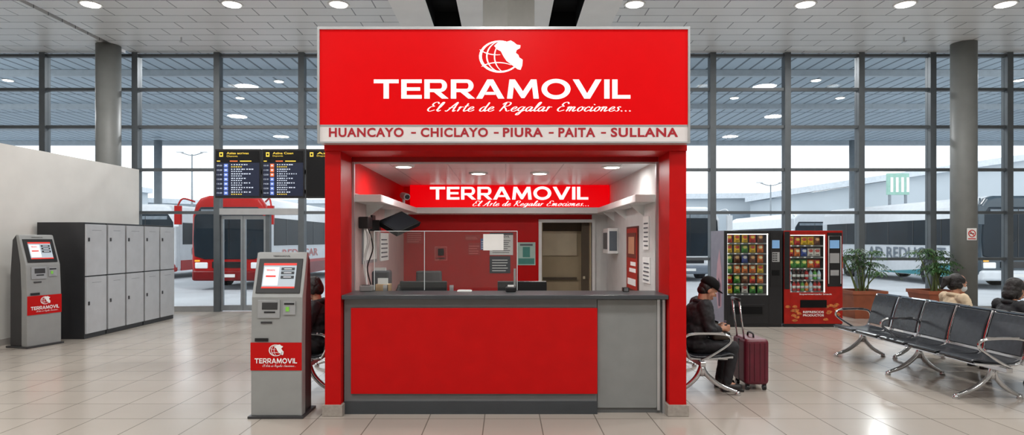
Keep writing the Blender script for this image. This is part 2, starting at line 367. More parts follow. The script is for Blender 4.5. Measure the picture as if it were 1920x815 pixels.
# ------------------------------------------------------------ ticket booth
B=thing("ticket_booth","red ticket booth with large illuminated sign over a service window","booth",(0,7.3,0),world=True)
XL,XR=-1.5,1.49; OL,OR=-1.645,1.645; YB=9.03
for a,b in ((OL,XL),(XR,OR)):
    p=part(B,"post",[bx(a,b,5.58,5.98,0.1,2.41)],RED,bevel=.004)
    part(B,"post_base",[bx(a-.02,b+.02,5.56,6.0,0,0.105)],STONE,parent=p,bevel=.004)
part(B,"header_beam",[bx(OL,OR,5.56,5.98,2.41,2.463)],RED)
part(B,"lintel",[bx(XL,XR,5.98,6.02,2.364,2.463)],REDD)
part(B,"window_frame",[bx(XL,XL+.02,5.985,6.03,1.1,2.364),bx(XR-.02,XR,5.985,6.03,1.1,2.364),bx(XL,XR,6.02,6.04,2.35,2.364)],SILVER)
part(B,"side_wall",[bx(OL,OL+.05,5.98,YB+.06,0,2.46),bx(OL+.05,XL,5.98,YB,2.07,2.4)],RED)
part(B,"side_wall",[bx(OR-.05,OR,5.98,YB+.06,0,2.46)],RED)
WI=M("white_inner_wall",(214,214,212),.4,noise=.03)
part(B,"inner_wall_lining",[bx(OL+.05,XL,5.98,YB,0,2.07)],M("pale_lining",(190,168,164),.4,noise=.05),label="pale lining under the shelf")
part(B,"inner_wall_lining",[bx(XR,OR-.05,5.98,YB,0,2.4)],WI,label="white wall lining")
DX0,DX1,DZ=.53,1.27,1.86
part(B,"back_wall",[bx(XL,DX0,YB,YB+.06,0,2.4),bx(DX1,XR,YB,YB+.06,0,2.4)+(1,),bx(DX0,DX1,YB,YB+.06,DZ,2.4)],[RED,WI])
part(B,"door_frame",[bx(DX0-.045,DX0,YB-.03,YB+.08,0,DZ+.045),bx(DX1,DX1+.045,YB-.03,YB+.08,0,DZ+.045),bx(DX0,DX1,YB-.03,YB+.08,DZ,DZ+.045)],WHITE,label="white door frame")
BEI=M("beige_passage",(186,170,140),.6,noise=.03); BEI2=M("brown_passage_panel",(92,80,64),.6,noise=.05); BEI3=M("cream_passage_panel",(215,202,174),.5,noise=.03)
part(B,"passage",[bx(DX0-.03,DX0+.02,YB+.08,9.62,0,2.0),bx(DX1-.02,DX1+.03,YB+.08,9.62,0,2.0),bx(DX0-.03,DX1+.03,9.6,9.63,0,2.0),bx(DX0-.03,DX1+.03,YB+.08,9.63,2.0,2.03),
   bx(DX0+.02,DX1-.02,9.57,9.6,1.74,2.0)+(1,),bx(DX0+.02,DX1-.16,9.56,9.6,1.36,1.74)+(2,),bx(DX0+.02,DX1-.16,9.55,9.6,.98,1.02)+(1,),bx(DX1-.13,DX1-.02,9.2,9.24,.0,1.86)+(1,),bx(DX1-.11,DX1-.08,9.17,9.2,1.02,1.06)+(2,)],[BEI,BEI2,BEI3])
part(B,"roof",[bx(OL,OR,5.98,YB+.06,2.44,2.5)],WHITE)
part(B,"inner_ceiling",[bx(XL,XR,6.0,YB,2.385,2.42)],grid_mat("booth_ceiling_tiles",(220,220,222),(170,172,176),.6,.6,.008,(0,0,0),.3,.02))
for px,py in ((757,311),(897,324),(1012,324),(1147,312)):
    d=.785*F/(HY-py); x=fx(px,d)
    part(B,"ceiling_spotlight",[lathe([(.11,-.0),(.11,-.012),(.075,-.014)],(x,d,2.385),24),lathe([(.075,-.016),(.085,-.012)],(x,d,2.385),24)+(1,)],[WHITE,LED])
    area(x,d,2.36,.16,8.5,name="booth_lamp")
part(B,"shelf",[bx(XL,XL+.26,6.1,8.75,1.98,2.055),bx(XR-.2,XR,6.1,8.75,1.98,2.055),bx(XL,XR,8.6,YB,1.975,2.06)],M("white_shelf",(226,226,224),.35,noise=.02),bevel=.006)
for y in (6.6,7.6,8.4):
    part(B,"shelf_bracket",[prism([(XL,1.98),(XL+.2,1.98),(XL,1.84)],'y',y,y+.02)],WHITE)
    part(B,"shelf_bracket",[prism([(XR,1.98),(XR-.16,1.98),(XR,1.86)],'y',y,y+.02)],WHITE)
si=part(B,"inner_sign",[bx(-1.36,XR-.02,8.72,YB,2.06,2.383)],M("backlit_inner_red",(190,0,5),0.3,emit=0.75,noise=0.02,ergb=(235,0,10),spec=.12),bevel=.003)
def dX(px): return fx(px,8.72)
def dZ(py): return fz(py,8.72)
part(B,"inner_sign_lettering",[ftm(dX(806),dX(1103),dZ(374),dZ(350),8.715),fscr(dX(886),dX(1104),dZ(390),dZ(376),8.715)],M("bright_inner_letters",(250,250,248),0.4,emit=0.9,noise=0),parent=si)
SY=5.45
def gx(px): return fx(px,SY)
def gz(py): return fz(py,SY)
sb=part(B,"sign_box",[bx(gx(597),gx(1292),SY+.012,SY+.42,gz(268),gz(52))],M("sign_box_casing",(206,206,204),.4,.3),bevel=.004)
part(B,"sign_panel",[bx(gx(600),gx(1289),SY,SY+.02,gz(234),gz(56))],SIGN,parent=sb,label="glowing red sign face")
part(B,"destination_strip",[bx(gx(599),gx(1290),SY-.003,SY+.02,gz(266),gz(237))],STRIPW,parent=sb,label="white strip listing destinations")
part(B,"sign_frame",[bx(gx(596),gx(1293),SY-.02,SY+.02,gz(56),gz(51)),bx(gx(596),gx(1293),SY-.02,SY+.02,gz(269),gz(266)),bx(gx(596),gx(600),SY-.02,SY+.02,gz(266),gz(56)),bx(gx(1289),gx(1293),SY-.02,SY+.02,gz(266),gz(56)),bx(gx(600),gx(1289),SY-.008,SY+.02,gz(237),gz(234))],SILVER,parent=sb)
part(B,"sign_lettering",[ftm(gx(701),gx(1182),gz(185),gz(149),SY-.004),fscr(gx(801),gx(1183),gz(216),gz(191),SY-.004)],WTXT,parent=sb,label="white company name and slogan letters")
part(B,"sign_emblem",logo((gx(900),SY-.004,gz(136)),(gx(980)-gx(900),0,0),(0,0,gz(76)-gz(136))),WTXT,parent=sb,label="white globe and map emblem")
for wd,a,b in (("HUANCAYO",617,757),("-",771,780),("CHICLAYO",789,915),("-",926,935),("PIURA",943,1018),("-",1029,1038),("PAITA",1047,1116),("-",1127,1136),("SULLANA",1145,1271)):
    if wd=="-": part(B,"destination_dash",[bx(gx(a),gx(b),SY-.006,SY-.003,gz(250.5),gz(247.5))],REDT,parent=sb)
    else: part(B,"destination_lettering",[ft(wd,gx(a),gx(b),gz(257),gz(239.5),SY-.006,bold=.032,sp=1.12)],REDT,parent=sb,label="dark red destination name")
C=thing("service_counter","grey laminate service counter with red front panel and dark top","counter",(0,5.85,0),world=True)
def kx(px): return fx(px,5.64)
def kz(py): return fz(py,5.64)
part(C,"counter_body",[bx(XL+.01,.843,5.665,6.02,.0,1.055),bx(.843,XR-.01,5.70,6.02,.0,1.055)],GREY)
part(C,"countertop",[bx(XL+.005,XR-.005,5.585,6.09,1.06,1.1)],GREYD,bevel=.006)
part(C,"front_panel",[bx(kx(658),kx(1120),5.635,5.665,kz(738),kz(577))],RED,bevel=.004,label="plain red front panel")
part(C,"plinth",[bx(XL+.01,.845,5.645,5.70,0,.115)],GREYD)
part(C,"counter_door",[bx(.85,1.40,5.672,5.70,.05,1.05)],GREYL,bevel=.003)
part(C,"door_trim",[bx(1.40,1.425,5.665,5.70,.03,1.05),bx(1.45,1.475,5.665,5.70,.0,1.05)],SILVER)
part(C,"inner_desk",[bx(XL+.02,1.0,6.09,6.75,.80,.84),bx(XL+.02,XL+.06,6.1,6.75,0,.8),bx(.96,1.0,6.1,6.75,0,.8)],WHITE)
G=thing("glass_guard","clear glass screen standing on the counter","screen",(-.55,6.03,1.1),world=True)
part(G,"glass_sheet",[bx(-1.29,.115,6.025,6.033,1.11,1.69)],GLASSC)
part(G,"glass_edge",[bx(-1.29,.115,6.024,6.034,1.686,1.692),bx(.111,.117,6.024,6.034,1.11,1.69),bx(-.80,-.795,6.024,6.034,1.11,1.69),bx(-1.293,-1.287,6.024,6.034,1.11,1.69)],M("glass_edge",(205,215,215),.2,emit=.1))
for x in (-1.2,-.55,.06): part(G,"clamp",[bx(x,x+.04,6.01,6.05,1.1,1.16)],CHROME)
part(G,"counter_bracket",[cy((.09,6.06,1.1),(.09,6.06,1.32),.012)],CHROME)
part(G,"notice_strip",[bx(-.22,-.02,6.02,6.024,1.50,1.66)],PAPER)
def monitor(px0,px1,lab):
    d=6.3; x0,x1=fx(px0,d),fx(px1,d); xc=(x0+x1)/2; w=(x1-x0)/2
    t=thing("computer_monitor",lab,"monitor",(xc,d,.84),group="desktop monitors behind the counter")
    part(t,"screen_housing",[bx(-w,w,-.02,.02,.05,.34)],BLACK,bevel=.008)
    part(t,"stand",[bx(-.03,.03,-.05,-.02,.0,.2),bx(-.1,.1,-.1,.06,0,.012)],BLACK)
monitor(750,838,"black computer monitor seen from behind on the desk"); monitor(933,1025,"black computer monitor seen from behind on the desk")
def box_item(name,lab,cat,x0,x1,y0,y1,z0,z1,m,bev=.005,extra=None,group=None):
    t=thing(name,lab,cat,((x0+x1)/2,(y0+y1)/2,z0),world=True,group=group)
    part(t,"body",[bx(x0,x1,y0,y1,z0,z1)],m,bevel=bev)
    if extra: part(t,extra[0],extra[1],extra[2])
box_item("document_tray","white paper tray on the countertop","tray",-.47,-.33,5.95,6.02,1.1,1.112,PAPER,.002,("paper",[bx(-.46,-.34,5.96,6.01,1.112,1.116)],WHITE))
box_item("receipt_printer","small black receipt printer beside the glass","printer",-.0,.1,5.9,6.0,1.1,1.15,BLACK,.01,("paper_slot",[bx(.02,.08,5.93,5.96,1.15,1.165)],PAPER))
box_item("card_reader","small grey card reader on the counter","card reader",-1.42,-1.3,5.95,6.06,1.1,1.16,GREYL,.01,("keypad",[bx(-1.40,-1.32,5.96,6.0,1.16,1.164)],BLACK))
box_item("stationery_box","pale wooden stationery box at the counter end","box",-1.30,-1.16,6.12,6.25,.84,1.16,M("pale_wood",(196,160,120),.5,noise=.1),.004,("paper",[bx(-1.28,-1.18,6.14,6.16,1.16,1.22)],PAPER))
box_item("label_printer","dark grey label printer on the inner desk","printer",-1.40,-1.22,6.4,6.6,.84,1.28,M("printer_grey",(60,62,68),.5),.02,("paper_slot",[bx(-1.38,-1.26,6.45,6.48,1.28,1.31)],PAPER))
t=thing("desk_telephone","black desk telephone with handset on the inner desk","telephone",(-1.02,6.3,.84))
part(t,"base",[prism([(-.09,0),(.09,0),(.09,.26),(-.06,.20)],'x',-.09,.09)],BLACK,bevel=.01)
part(t,"handset",[tube([(-.07,-.05,.25),(-.07,.06,.29)],.025,10),sph((-.07,-.05,.24),.032),sph((-.07,.06,.28),.032)],BLACK,smooth=True)
box_item("counter_sign_block","small black block at the end of the countertop","sign holder",1.14,1.2,5.95,6.02,1.1,1.14,BLACK,.004,("label_face",[bx(1.15,1.19,5.948,5.95,1.105,1.135)],GREY))
CF=M("chair_fabric",(70,66,68),.8,noise=.1)
t=thing("office_chair","dark grey office chair behind the counter","chair",(fx(800,7.4),7.4,0))
part(t,"backrest",[bx(-.16,.16,.2,.25,.72,1.22)],CF,bevel=.05,segs=4)
part(t,"seat",[bx(-.22,.22,-.22,.22,.45,.53)],CF,bevel=.03)
part(t,"base",[cy((0,0,.08),(0,0,.45),.03)]+[tube([(0,0,.09),(.27*math.cos(a),.27*math.sin(a),.05)],.02,8) for a in [i*1.2566 for i in range(5)]],BLACK)
for i in range(5):
    a=i*1.2566; part(t,"caster",[sph((.27*math.cos(a),.27*math.sin(a),.03),.03)],BLACK)
part(t,"back_support",[bx(-.03,.03,.18,.2,.5,.9)],BLACK)
def poster(name,lab,cat,px0,px1,py0,py1,base,bars=(),d=9.0,texts=()):
    x0,x1=fx(px0,d),fx(px1,d); z1,z0=fz(py0,d),fz(py1,d); w=x1-x0;h=z1-z0
    t=thing(name,lab,cat,(x0,d+.03,z0))
    part(t,"sheet",[bx(0,w,-.012,0,0,h)],base)
    pr=[];ms=[]
    for (a,b,c,e,m) in bars:
        if m not in ms: ms.append(m)
        pr.append(bx(a*w,b*w,-.015,-.012,c*h,e*h)+(ms.index(m),))
    for (a,b,c,e,m) in texts:
        if m not in ms: ms.append(m)
        pr.append(ftm(a*w,b*w,c*h,e*h,-.016,mi=ms.index(m)))
    if pr: part(t,"print",pr,ms)
def lines(n,a,b,z0,z1,m): 
    return [(a,b-(random.random()*.2),z0+(z1-z0)*i/n,z0+(z1-z0)*(i+.3)/n,m) for i in range(n)]
TEAL=M("teal_print",(70,140,130),.6); PINKP=M("pink_print",(225,110,105),.6); BLUEP=M("blue_print",(80,110,170),.6); DKP=M("dark_poster",(52,58,68),.5)
REDP=M("red_poster",(176,20,20),.5)
poster("notice_sheet","white framed notice sheet with printed lines","notice",918,962,436,478,PAPER,lines(7,.12,.9,.1,.72,INK)+[(0.0,1,.9,1,DKP)],texts=[(.15,.85,.78,.87,INK)])
poster("notice_sheet","dark grey notice board below the white sheet","notice",918,957,480,512,DKP,lines(5,.12,.88,.12,.9,PAPER))
poster("travel_poster","teal and white travel poster in thin frame","poster",970,1004,454,497,M("pale_teal",(176,206,196),.5),[(.06,.94,.05,.3,TEAL),(.3,.7,.35,.8,TEAL),(.15,.85,.85,.93,INK)])
poster("small_notice","small white square label on the red wall","notice",929,934,440,448,PAPER,[(.2,.8,.3,.7,INK)],d=8.97)
poster("small_notice","small blue and white notice with two lines","notice",901,916,447,468,BLUEP,lines(4,.1,.9,.1,.9,PAPER))
poster("small_notice","red notice with pale outlined emblem","notice",815,838,462,488,PINKP,[(.05,.95,.05,.95,REDP),(.25,.75,.35,.85,PINKP),(.15,.85,.12,.2,PINKP)])
poster("small_notice","red notice with white printed lines","notice",872,900,440,450,REDP,lines(2,.05,.95,.2,.8,PINKP))
poster("small_notice","red notice with white printed lines","notice",878,900,455,478,REDP,lines(4,.05,.95,.1,.9,PINKP))
poster("small_notice","red notice with white printed lines","notice",762,792,432,456,REDP,lines(5,.05,.95,.1,.9,PINKP))
def wposter(name,lab,cat,ya,yb,za,zb,base,side,bars):
    x=XR-.0 if side>0 else XL
    t=thing(name,lab,cat,(x,(ya+yb)/2,za)); w=yb-ya; h=zb-za; s=-1 if side>0 else 1
    part(t,"sheet",[bx(0,s*.012,-w/2,w/2,0,h)],base)
    ms=[];pr=[]
    for (a,b,c,e,m) in bars:
        if m not in ms: ms.append(m)
        k=.016+.002*ms.index(m)
        pr.append(bx(s*.012,s*k,-w/2+a*w,-w/2+b*w,c*h,e*h)+(ms.index(m),))
    if pr: part(t,"print",pr,ms)
wposter("travel_poster","reddish brown framed travel poster on the white wall","poster",6.85,7.5,1.0,1.76,M("dark_frame",(90,36,30),.4),1,[(.06,.94,.04,.97,M("brown_red",(170,44,32),.5)),(.15,.85,.1,.2,PAPER),(.12,.88,.52,.9,M("poster_orange",(110,54,44),.5)),(.25,.75,.58,.84,M("poster_cream",(196,140,110),.5)),(.15,.7,.3,.36,PAPER),(.15,.6,.4,.46,PAPER)])
wposter("notice_sheet","white notice sheet with small print on side wall","notice",6.35,6.6,1.5,1.85,PAPER,1,lines(6,.1,.9,.1,.9,INK))
wposter("notice_sheet","white notice sheet with small print on side wall","notice",6.3,6.62,1.15,1.42,PAPER,1,lines(5,.1,.9,.1,.9,INK))
wposter("price_board","white price board with grey frame on side wall","board",6.4,7.1,1.35,1.8,M("board_grey",(150,152,156),.4),-1,[(.05,.95,.08,.92,PAPER)])
wposter("notice_sheet","white notice sheet with red heading on side wall","notice",7.3,7.8,1.35,1.75,PAPER,-1,[(0,1,.85,1,REDP)]+lines(5,.1,.9,.1,.75,INK))
DG=M("display_grey",(96,104,112),.2)
t=thing("wall_telephone","white and grey wall mounted intercom box with screen","telephone",(XR,8.3,1.42))
part(t,"housing",[bx(-.14,0,-.2,.2,0,.34)],WHITE,bevel=.01); part(t,"display",[bx(-.145,-.14,-.16,.16,.06,.28)],DG)
part(t,"front_bezel",[bx(-.12,-.02,-.205,-.2,.04,.3)],DG)
t=thing("security_camera","small white security camera under the booth ceiling","camera",(-1.38,8.3,2.06))
part(t,"mount",[cy((0,0,0),(0,0,.12),.02)],WHITE); part(t,"camera_body",[tube([(-.02,.05,.15),(.06,-.08,.12)],.045,14)],WHITE); part(t,"lens",[cy((.058,-.076,.121),(.07,-.1,.117),.03)],BLACK)
t=thing("wall_television","black flat television tilted down on a wall bracket","television",(XL,6.9,1.70))
def tv(p):
    v=Matrix.Rotation(math.radians(-34),3,'Y')@(Matrix.Rotation(math.radians(62),3,'Z')@(Matrix.Rotation(math.radians(-30),3,'X')@Vector(p))); return (v.x+.31,v.y+.0,v.z+.09)
part(t,"screen_housing",xf([bx(-.24,.24,-.02,.03,-.13,.14)],tv),BLACKM)
part(t,"display",xf([bx(-.22,.22,-.023,-.02,-.11,.12)],tv),M("screen_black",(16,18,22),.6,spec=.1))
part(t,"bracket",[bx(0,.02,-.08,.08,0,.18),tube([(.02,0,.1),(.14,.05,.1),(.31,.02,.1)],.02,10),bx(.0,.12,-.2,-.1,0,.12)],BLACK)
t=thing("router_box","black network box with cables on the wall","network box",(XL,6.35,1.72))
part(t,"body",[bx(0,.1,-.1,.1,0,.12)],BLACK,bevel=.01)
for q,m in (([(.05,.02,0),(.06,.05,-.15),(.03,0,-.35),(.05,.05,-.58)],WHITE),([(.05,-.05,0),(.1,0,-.1),(.04,.05,-.3),(.07,-.02,-.58)],WHITE),([(.08,.0,0),(.12,.03,-.2),(.07,.0,-.4),(.1,.02,-.58)],BLACK)): part(t,"cable",[tube(crv(q),.007,6)],m)
# ------------------------------------------------------------ departure screens
D=9.15
bar=thing("screen_support_rail","dark metal rail carrying information screens from the booth","rail",(-2.8,D+.12,2.3),world=True)
part(bar,"rail",[bx(fx(410,D),OL-.002,D+.091,D+.15,2.6,2.66)],BLACK)
part(bar,"rail",[bx(fx(410,D),OL-.002,D+.091,D+.15,2.3,2.36)],BLACK)
part(bar,"mount",[bx(OL-.1,OL-.002,D-.1,D+.16,2.28,2.68)],BLACK)
YEL=M("screen_yellow",(230,200,70),.5,emit=.6,noise=0); SCW=M("screen_white",(200,212,230),.5,emit=.45,noise=0); SCB=M("screen_navy",(22,32,56),.3,emit=.3,noise=0); SCBL=M("screen_blue",(90,120,200),.5,emit=.5,noise=0); SCO=M("screen_orange",(225,110,50),.5,emit=.5,noise=0)
SCK=M("screen_black_panel",(12,14,18),.2,noise=0)
for k,(a,b,h1,h2) in enumerate(((403,489,"Aziaa acrivas","Chancwa"),(491,571,"Azlna Coan","Dapanda"),(573,655,"Aztva","Dapan"))):
    x0,x1=fx(a,D),fx(b,D); z1,z0=fz(279,D),fz(371,D)
    t=thing("information_screen","black hanging timetable screen with yellow header and rows" if k<2 else "black hanging timetable screen partly behind the booth","information screen",(x0,D,z0),group="hanging timetable screens")
    w=x1-x0;h=z1-z0
    part(t,"housing",[bx(0,w,0,.09,0,h)],BLACK,bevel=.006)
    part(t,"display",[bx(.02,w-.02,-.004,0,.03,h-.03)],SCK)
    pr=[ft(h1,.26*w,.74*w,h*.89,h*.935,-.008,mi=0,bold=.01),ft(h2,.26*w,.5*w,h*.835,h*.87,-.008,mi=0)]
    pr+=[bx(.1*w,.18*w,-.007,-.004,h*.84,h*.93),bx(.12*w,.16*w,-.009,-.007,h*.865,h*.905)+(5,)]
    if k<2:
        pr+=[bx(.03*w,.97*w,-.006,-.004,h*.04,h*.78)+(2,), bx(.03*w,.97*w,-.008,-.006,h*.72,h*.78)+(5,)]
        pr+=[bx(.05*w,.12*w,-.01,-.008,h*.74,h*.76)+(0,),bx(.33*w,.5*w,-.01,-.008,h*.74,h*.76)+(4,),bx(.55*w,.8*w,-.01,-.008,h*.74,h*.76)+(0,)]
        for r in range(7):
            z=h*(.635-.093*r)
            pr.append(ft("%02d:%d0"%(9+r+k,(r*2+k)%6),.05*w,.16*w,z+.01*h,z+.04*h,-.01,mi=1))
            pr.append(bx(.2*w,.29*w,-.009,-.006,z-.015*h,z+.06*h)+((3 if k==0 or r>2 else 4),))
            pr.append(bx(.22*w,.27*w,-.011,-.009,z+.01*h,z+.04*h)+(1,))
            for q in range(6+random.randrange(4)): pr.append(bx(w*(.36+q*.055),w*(.36+q*.055+.02+.025*random.random()),-.01,-.006,z+.032*h,z+.054*h)+(1,))
            for q in range(5): pr.append(bx(w*(.36+q*.05),w*(.36+q*.05+.03),-.01,-.006,z-.01*h,z+.008*h)+((1 if r%6 else 0),))
    part(t,"display_text",pr,[YEL,SCW,SCB,SCBL,SCO,SCK])
# ------------------------------------------------------------ self service terminals
TG=M("terminal_grey",(152,154,153),.38,.2,noise=.03); TGD=M("terminal_dark",(50,50,52),.45,noise=.05)
GREEN=M("green_reader",(120,190,70),.4,emit=.15)
def terminal(o,rz,sc,lab):
    t=thing("ticket_terminal",lab,"ticket machine",o,rz=rz,sc=sc,group="self service ticket terminals")
    W=.46; h=W/2
    prof=[(0,.02),(0,.70),(.02,1.08),(.15,1.48),(.21,1.485),(.27,1.42),(.31,.95),(.31,.02)]
    part(t,"cabinet",[prism(prof,'x',-h+.015,h-.015)],TGD,bevel=.01,label="dark grey cabinet core")
    sh=[(-.012,.02),(-.012,.70),(.008,1.085),(.14,1.485),(.19,1.49),(.18,1.44),(.11,1.1),(.09,.70),(.09,.02)]
    part(t,"front_shell",[prism(sh,'x',-h,h)],TG,bevel=.008)
    part(t,"base_plate",[bx(-h-.02,h+.02,-.04,.34,0,.022)],TGD,bevel=.004)
    def on(z):
        if z<.70: return -.012
        if z<1.085: return -.012+.02*(z-.70)/.385
        return .008+.132*(z-1.085)/.40
    def pl(x0,x1,z0,z1,e=.006,th=.004):
        y0,y1=on(z0)-e,on(z1)-e
        return ([(x0,y0,z0),(x1,y0,z0),(x1,y1,z1),(x0,y1,z1),(x0,y0+th,z0),(x1,y0+th,z0),(x1,y1+th,z1),(x0,y1+th,z1)],[(0,1,2,3),(7,6,5,4),(0,4,5,1),(1,5,6,2),(2,6,7,3),(3,7,4,0)])
    def tl(fn,x0,x1,z0,z1,e=.012,mi=0):
        return fn((x0,on(z0)-e,z0),(x1-x0,0,0),(0,on(z1)-on(z0),z1-z0),mi)
    scrn=part(t,"touch_screen",[pl(-.2,.2,1.12,1.43,.010,.012)],BLACK,bevel=.004)
    part(t,"screen_image",[pl(-.15,.15,1.165,1.39,.013),pl(-.15,.15,1.37,1.39,.016)+(1,),pl(-.14,-.005,1.19,1.355,.015)+(2,),pl(.015,.135,1.325,1.35,.016)+(3,),pl(.015,.135,1.29,1.315,.016)+(3,),pl(.015,.135,1.25,1.277,.016)+(3,),
        pl(-.15,.15,1.165,1.18,.016)+(1,),pl(-.12,-.03,1.265,1.28,.017)+(1,),tl(tm,-.12,-.04,1.32,1.335,.018,1),pl(.04,.11,1.335,1.341,.018)+(2,),pl(.04,.11,1.3,1.306,.018)+(2,),pl(.04,.11,1.262,1.268,.018)+(2,)],
        [M("ui_grey",(170,182,192),.4,emit=.35,noise=0),M("ui_red",(205,50,40),.4,emit=.5,noise=0),M("ui_white",(225,230,234),.4,emit=.4,noise=0),M("ui_dark",(50,55,62),.4,emit=.1,noise=0)],parent=scrn)
    part(t,"header_lettering",[tl(tm,-.08,.08,1.447,1.46,.004)],BLACK)
    US=M("unit_silver",(168,170,172),.35,.4)
    part(t,"receipt_unit",[pl(-.17,.03,.90,1.06,.012,.012),pl(-.13,.01,.975,1.04,.016)+(1,),pl(-.11,-.01,.945,.96,.018)+(2,)],[US,TGD,BLACK],bevel=.002)
    part(t,"card_slot",[pl(.06,.17,.93,1.05,.012,.012),pl(.085,.115,.96,1.0,.018)+(1,),pl(.07,.16,1.02,1.035,.018)+(2,)],[US,GREEN,BLACK])
    part(t,"ticket_slot",[pl(-.19,-.07,.69,.72,.01)],BLACK)
    part(t,"label_strip",[pl(-.14,-.04,.85,.868,.008)],TGD)
    br=part(t,"brand_panel",[pl(-h,h,.43,.68,.006)],M("brand_red",(190,12,12),.4,noise=.02,spec=.2))
    part(t,"brand_lettering",[tl(tm,-.19,.19,.495,.54),tl(scr,-.12,.18,.455,.485)]+logo((-.06,-.024,.56),(.13,0,0),(0,0,.105)),M("white_print",(245,245,245),.5,noise=0),parent=br)
terminal((fx(519,5.53),5.53,0),0,1,"grey self service ticket terminal with lit screen and red panel")
terminal((-7.0,9.3,0),74,1.13,"grey self service ticket terminal standing beside the lockers")
# ------------------------------------------------------------ lockers
LD=M("locker_door",(186,189,192),.4,.1,noise=.03); LB=M("locker_body",(38,39,42),.5,noise=.05)
edges=[9.92,10.47,10.98,11.54,12.06,12.6]; LX=-6.8
def locker(cols,lab):
    y0,y1=edges[cols[0]],edges[cols[-1]+1]-.02
    t=thing("locker_cabinet",lab,"locker",(LX-.38,(y0+y1)/2,0),world=True,group="row of metal luggage lockers")
    body=part(t,"cabinet_body",[bx(-7.58,LX-.015,y0,y1,.0,1.89)],LB,bevel=.005)
    for c in cols:
        a=edges[c]+.015; b=edges[c+1]-.03
        for z0,z1 in ((.08,1.0),(1.02,1.86)):
            d=part(t,"locker_door",[bx(LX-.02,LX+.01,a,b,z0,z1)],LD,parent=body,bevel=.004)
            zc=z0+.6 if z0>.5 else z0+.5
            part(t,"door_lock",[bx(LX+.01,LX+.022,a+.04,a+.07,zc-.04,zc+.02)],TGD,parent=d)
            part(t,"door_vent",[bx(LX+.01,LX+.012,a+.14,b-.14,z1-.1,z1-.094)],M("vent_grey",(120,122,126),.5),parent=d)
locker([0],"single column grey door locker beside the ticket terminal"); locker([1,2],"two column locker with light grey doors and dark body"); locker([3,4],"two column locker with light grey doors near the windows")
# ------------------------------------------------------------ vending machines
VY=11.3; sc=F/VY
def vx(px): return (px-CX)/sc
def vz(py): return CH-(py-HY)/sc
def bag_mesh(name,c1,c2):
    nu,nv=8,10;v=[];f=[];mi=[]
    for s in (1,-1):
        for j in range(nv+1):
            for i in range(nu+1):
                u=i/nu;w=j/nv
                b=math.sin(math.pi*u)**.6*math.sin(math.pi*w)**.6*.03 if 0<u<1 and 0<w<1 else 0
                pin=1-.08*math.sin(math.pi*w)
                v.append(((u-.5)*.122*pin,-s*b,w*.175))
    N=(nu+1)*(nv+1); me=bpy.data.meshes.new(name)
    for s in range(2):
        for j in range(nv):
            for i in range(nu):
                a=s*N+j*(nu+1)+i; q=(a,a+1,a+nu+2,a+nu+1)
                f.append(q if s==0 else q[::-1])
                e=((i-3.5)/2.6)**2+((j-6)/1.6)**2
                mi.append(1 if e<1 else (2 if j in(0,nv-1) or (j==2 and 1<i<6) else 0))
    me.from_pydata(v,[],f)
    for m in (M("snack_"+name+"_a",c1,.3,noise=.1,scale=40),M("snack_"+name+"_b",c2,.3,noise=.2,scale=60),M("snack_"+name+"_c",tuple(int(x*.6) for x in c1),.3,.2)): me.materials.append(m)
    for i,p in enumerate(me.polygons): p.material_index=mi[i]; p.use_smooth=True
    return me
bags=[bag_mesh("bag_red",(200,30,25),(240,200,60)),bag_mesh("bag_yellow",(235,190,30),(200,40,30)),bag_mesh("bag_green",(60,140,50),(240,230,120)),bag_mesh("bag_orange",(225,110,25),(250,230,180)),bag_mesh("bag_blue",(50,80,160),(230,230,230)),bag_mesh("bag_brown",(110,60,40),(230,180,120)),bag_mesh("bag_white",(220,215,205),(190,60,50))]
bagl=["red","yellow","green","orange","blue","brown","white"]
def bottle_mesh(name,c,cc):
    o=mesh_obj(name,[lathe([(.03,0),(.033,.02),(.033,.12),(.028,.14),(.012,.17),(.012,.18)],(0,0,0),12)+(0,),lathe([(.014,.175),(.014,.195)],(0,0,0),10)+(1,),lathe([(.0335,.05),(.0335,.1)],(0,0,0),12)+(2,)],[M("drink_"+name,c,.15,noise=.05),M("cap_"+name,cc,.4),M("lbl_"+name,(225,225,220),.4,noise=.2,scale=30)],smooth=True)
    me=o.data; bpy.data.objects.remove(o); return me
bots=[bottle_mesh("cola",(50,20,15),(200,30,30)),bottle_mesh("water",(190,215,230),(50,90,180)),bottle_mesh("orange",(235,130,30),(240,240,240)),bottle_mesh("lime",(90,170,60),(240,240,240)),bottle_mesh("redd",(190,30,30),(240,240,240))]
botl=["dark cola","clear water","orange drink","green drink","red drink"]
def put(me,name,lab,cat,loc,grp,rz=0):
    o=bpy.data.objects.new(name,me); COL.objects.link(o); o.location=loc; o["label"]=lab; o["category"]=cat; o["group"]=grp; o.rotation_euler=(0,0,rz)
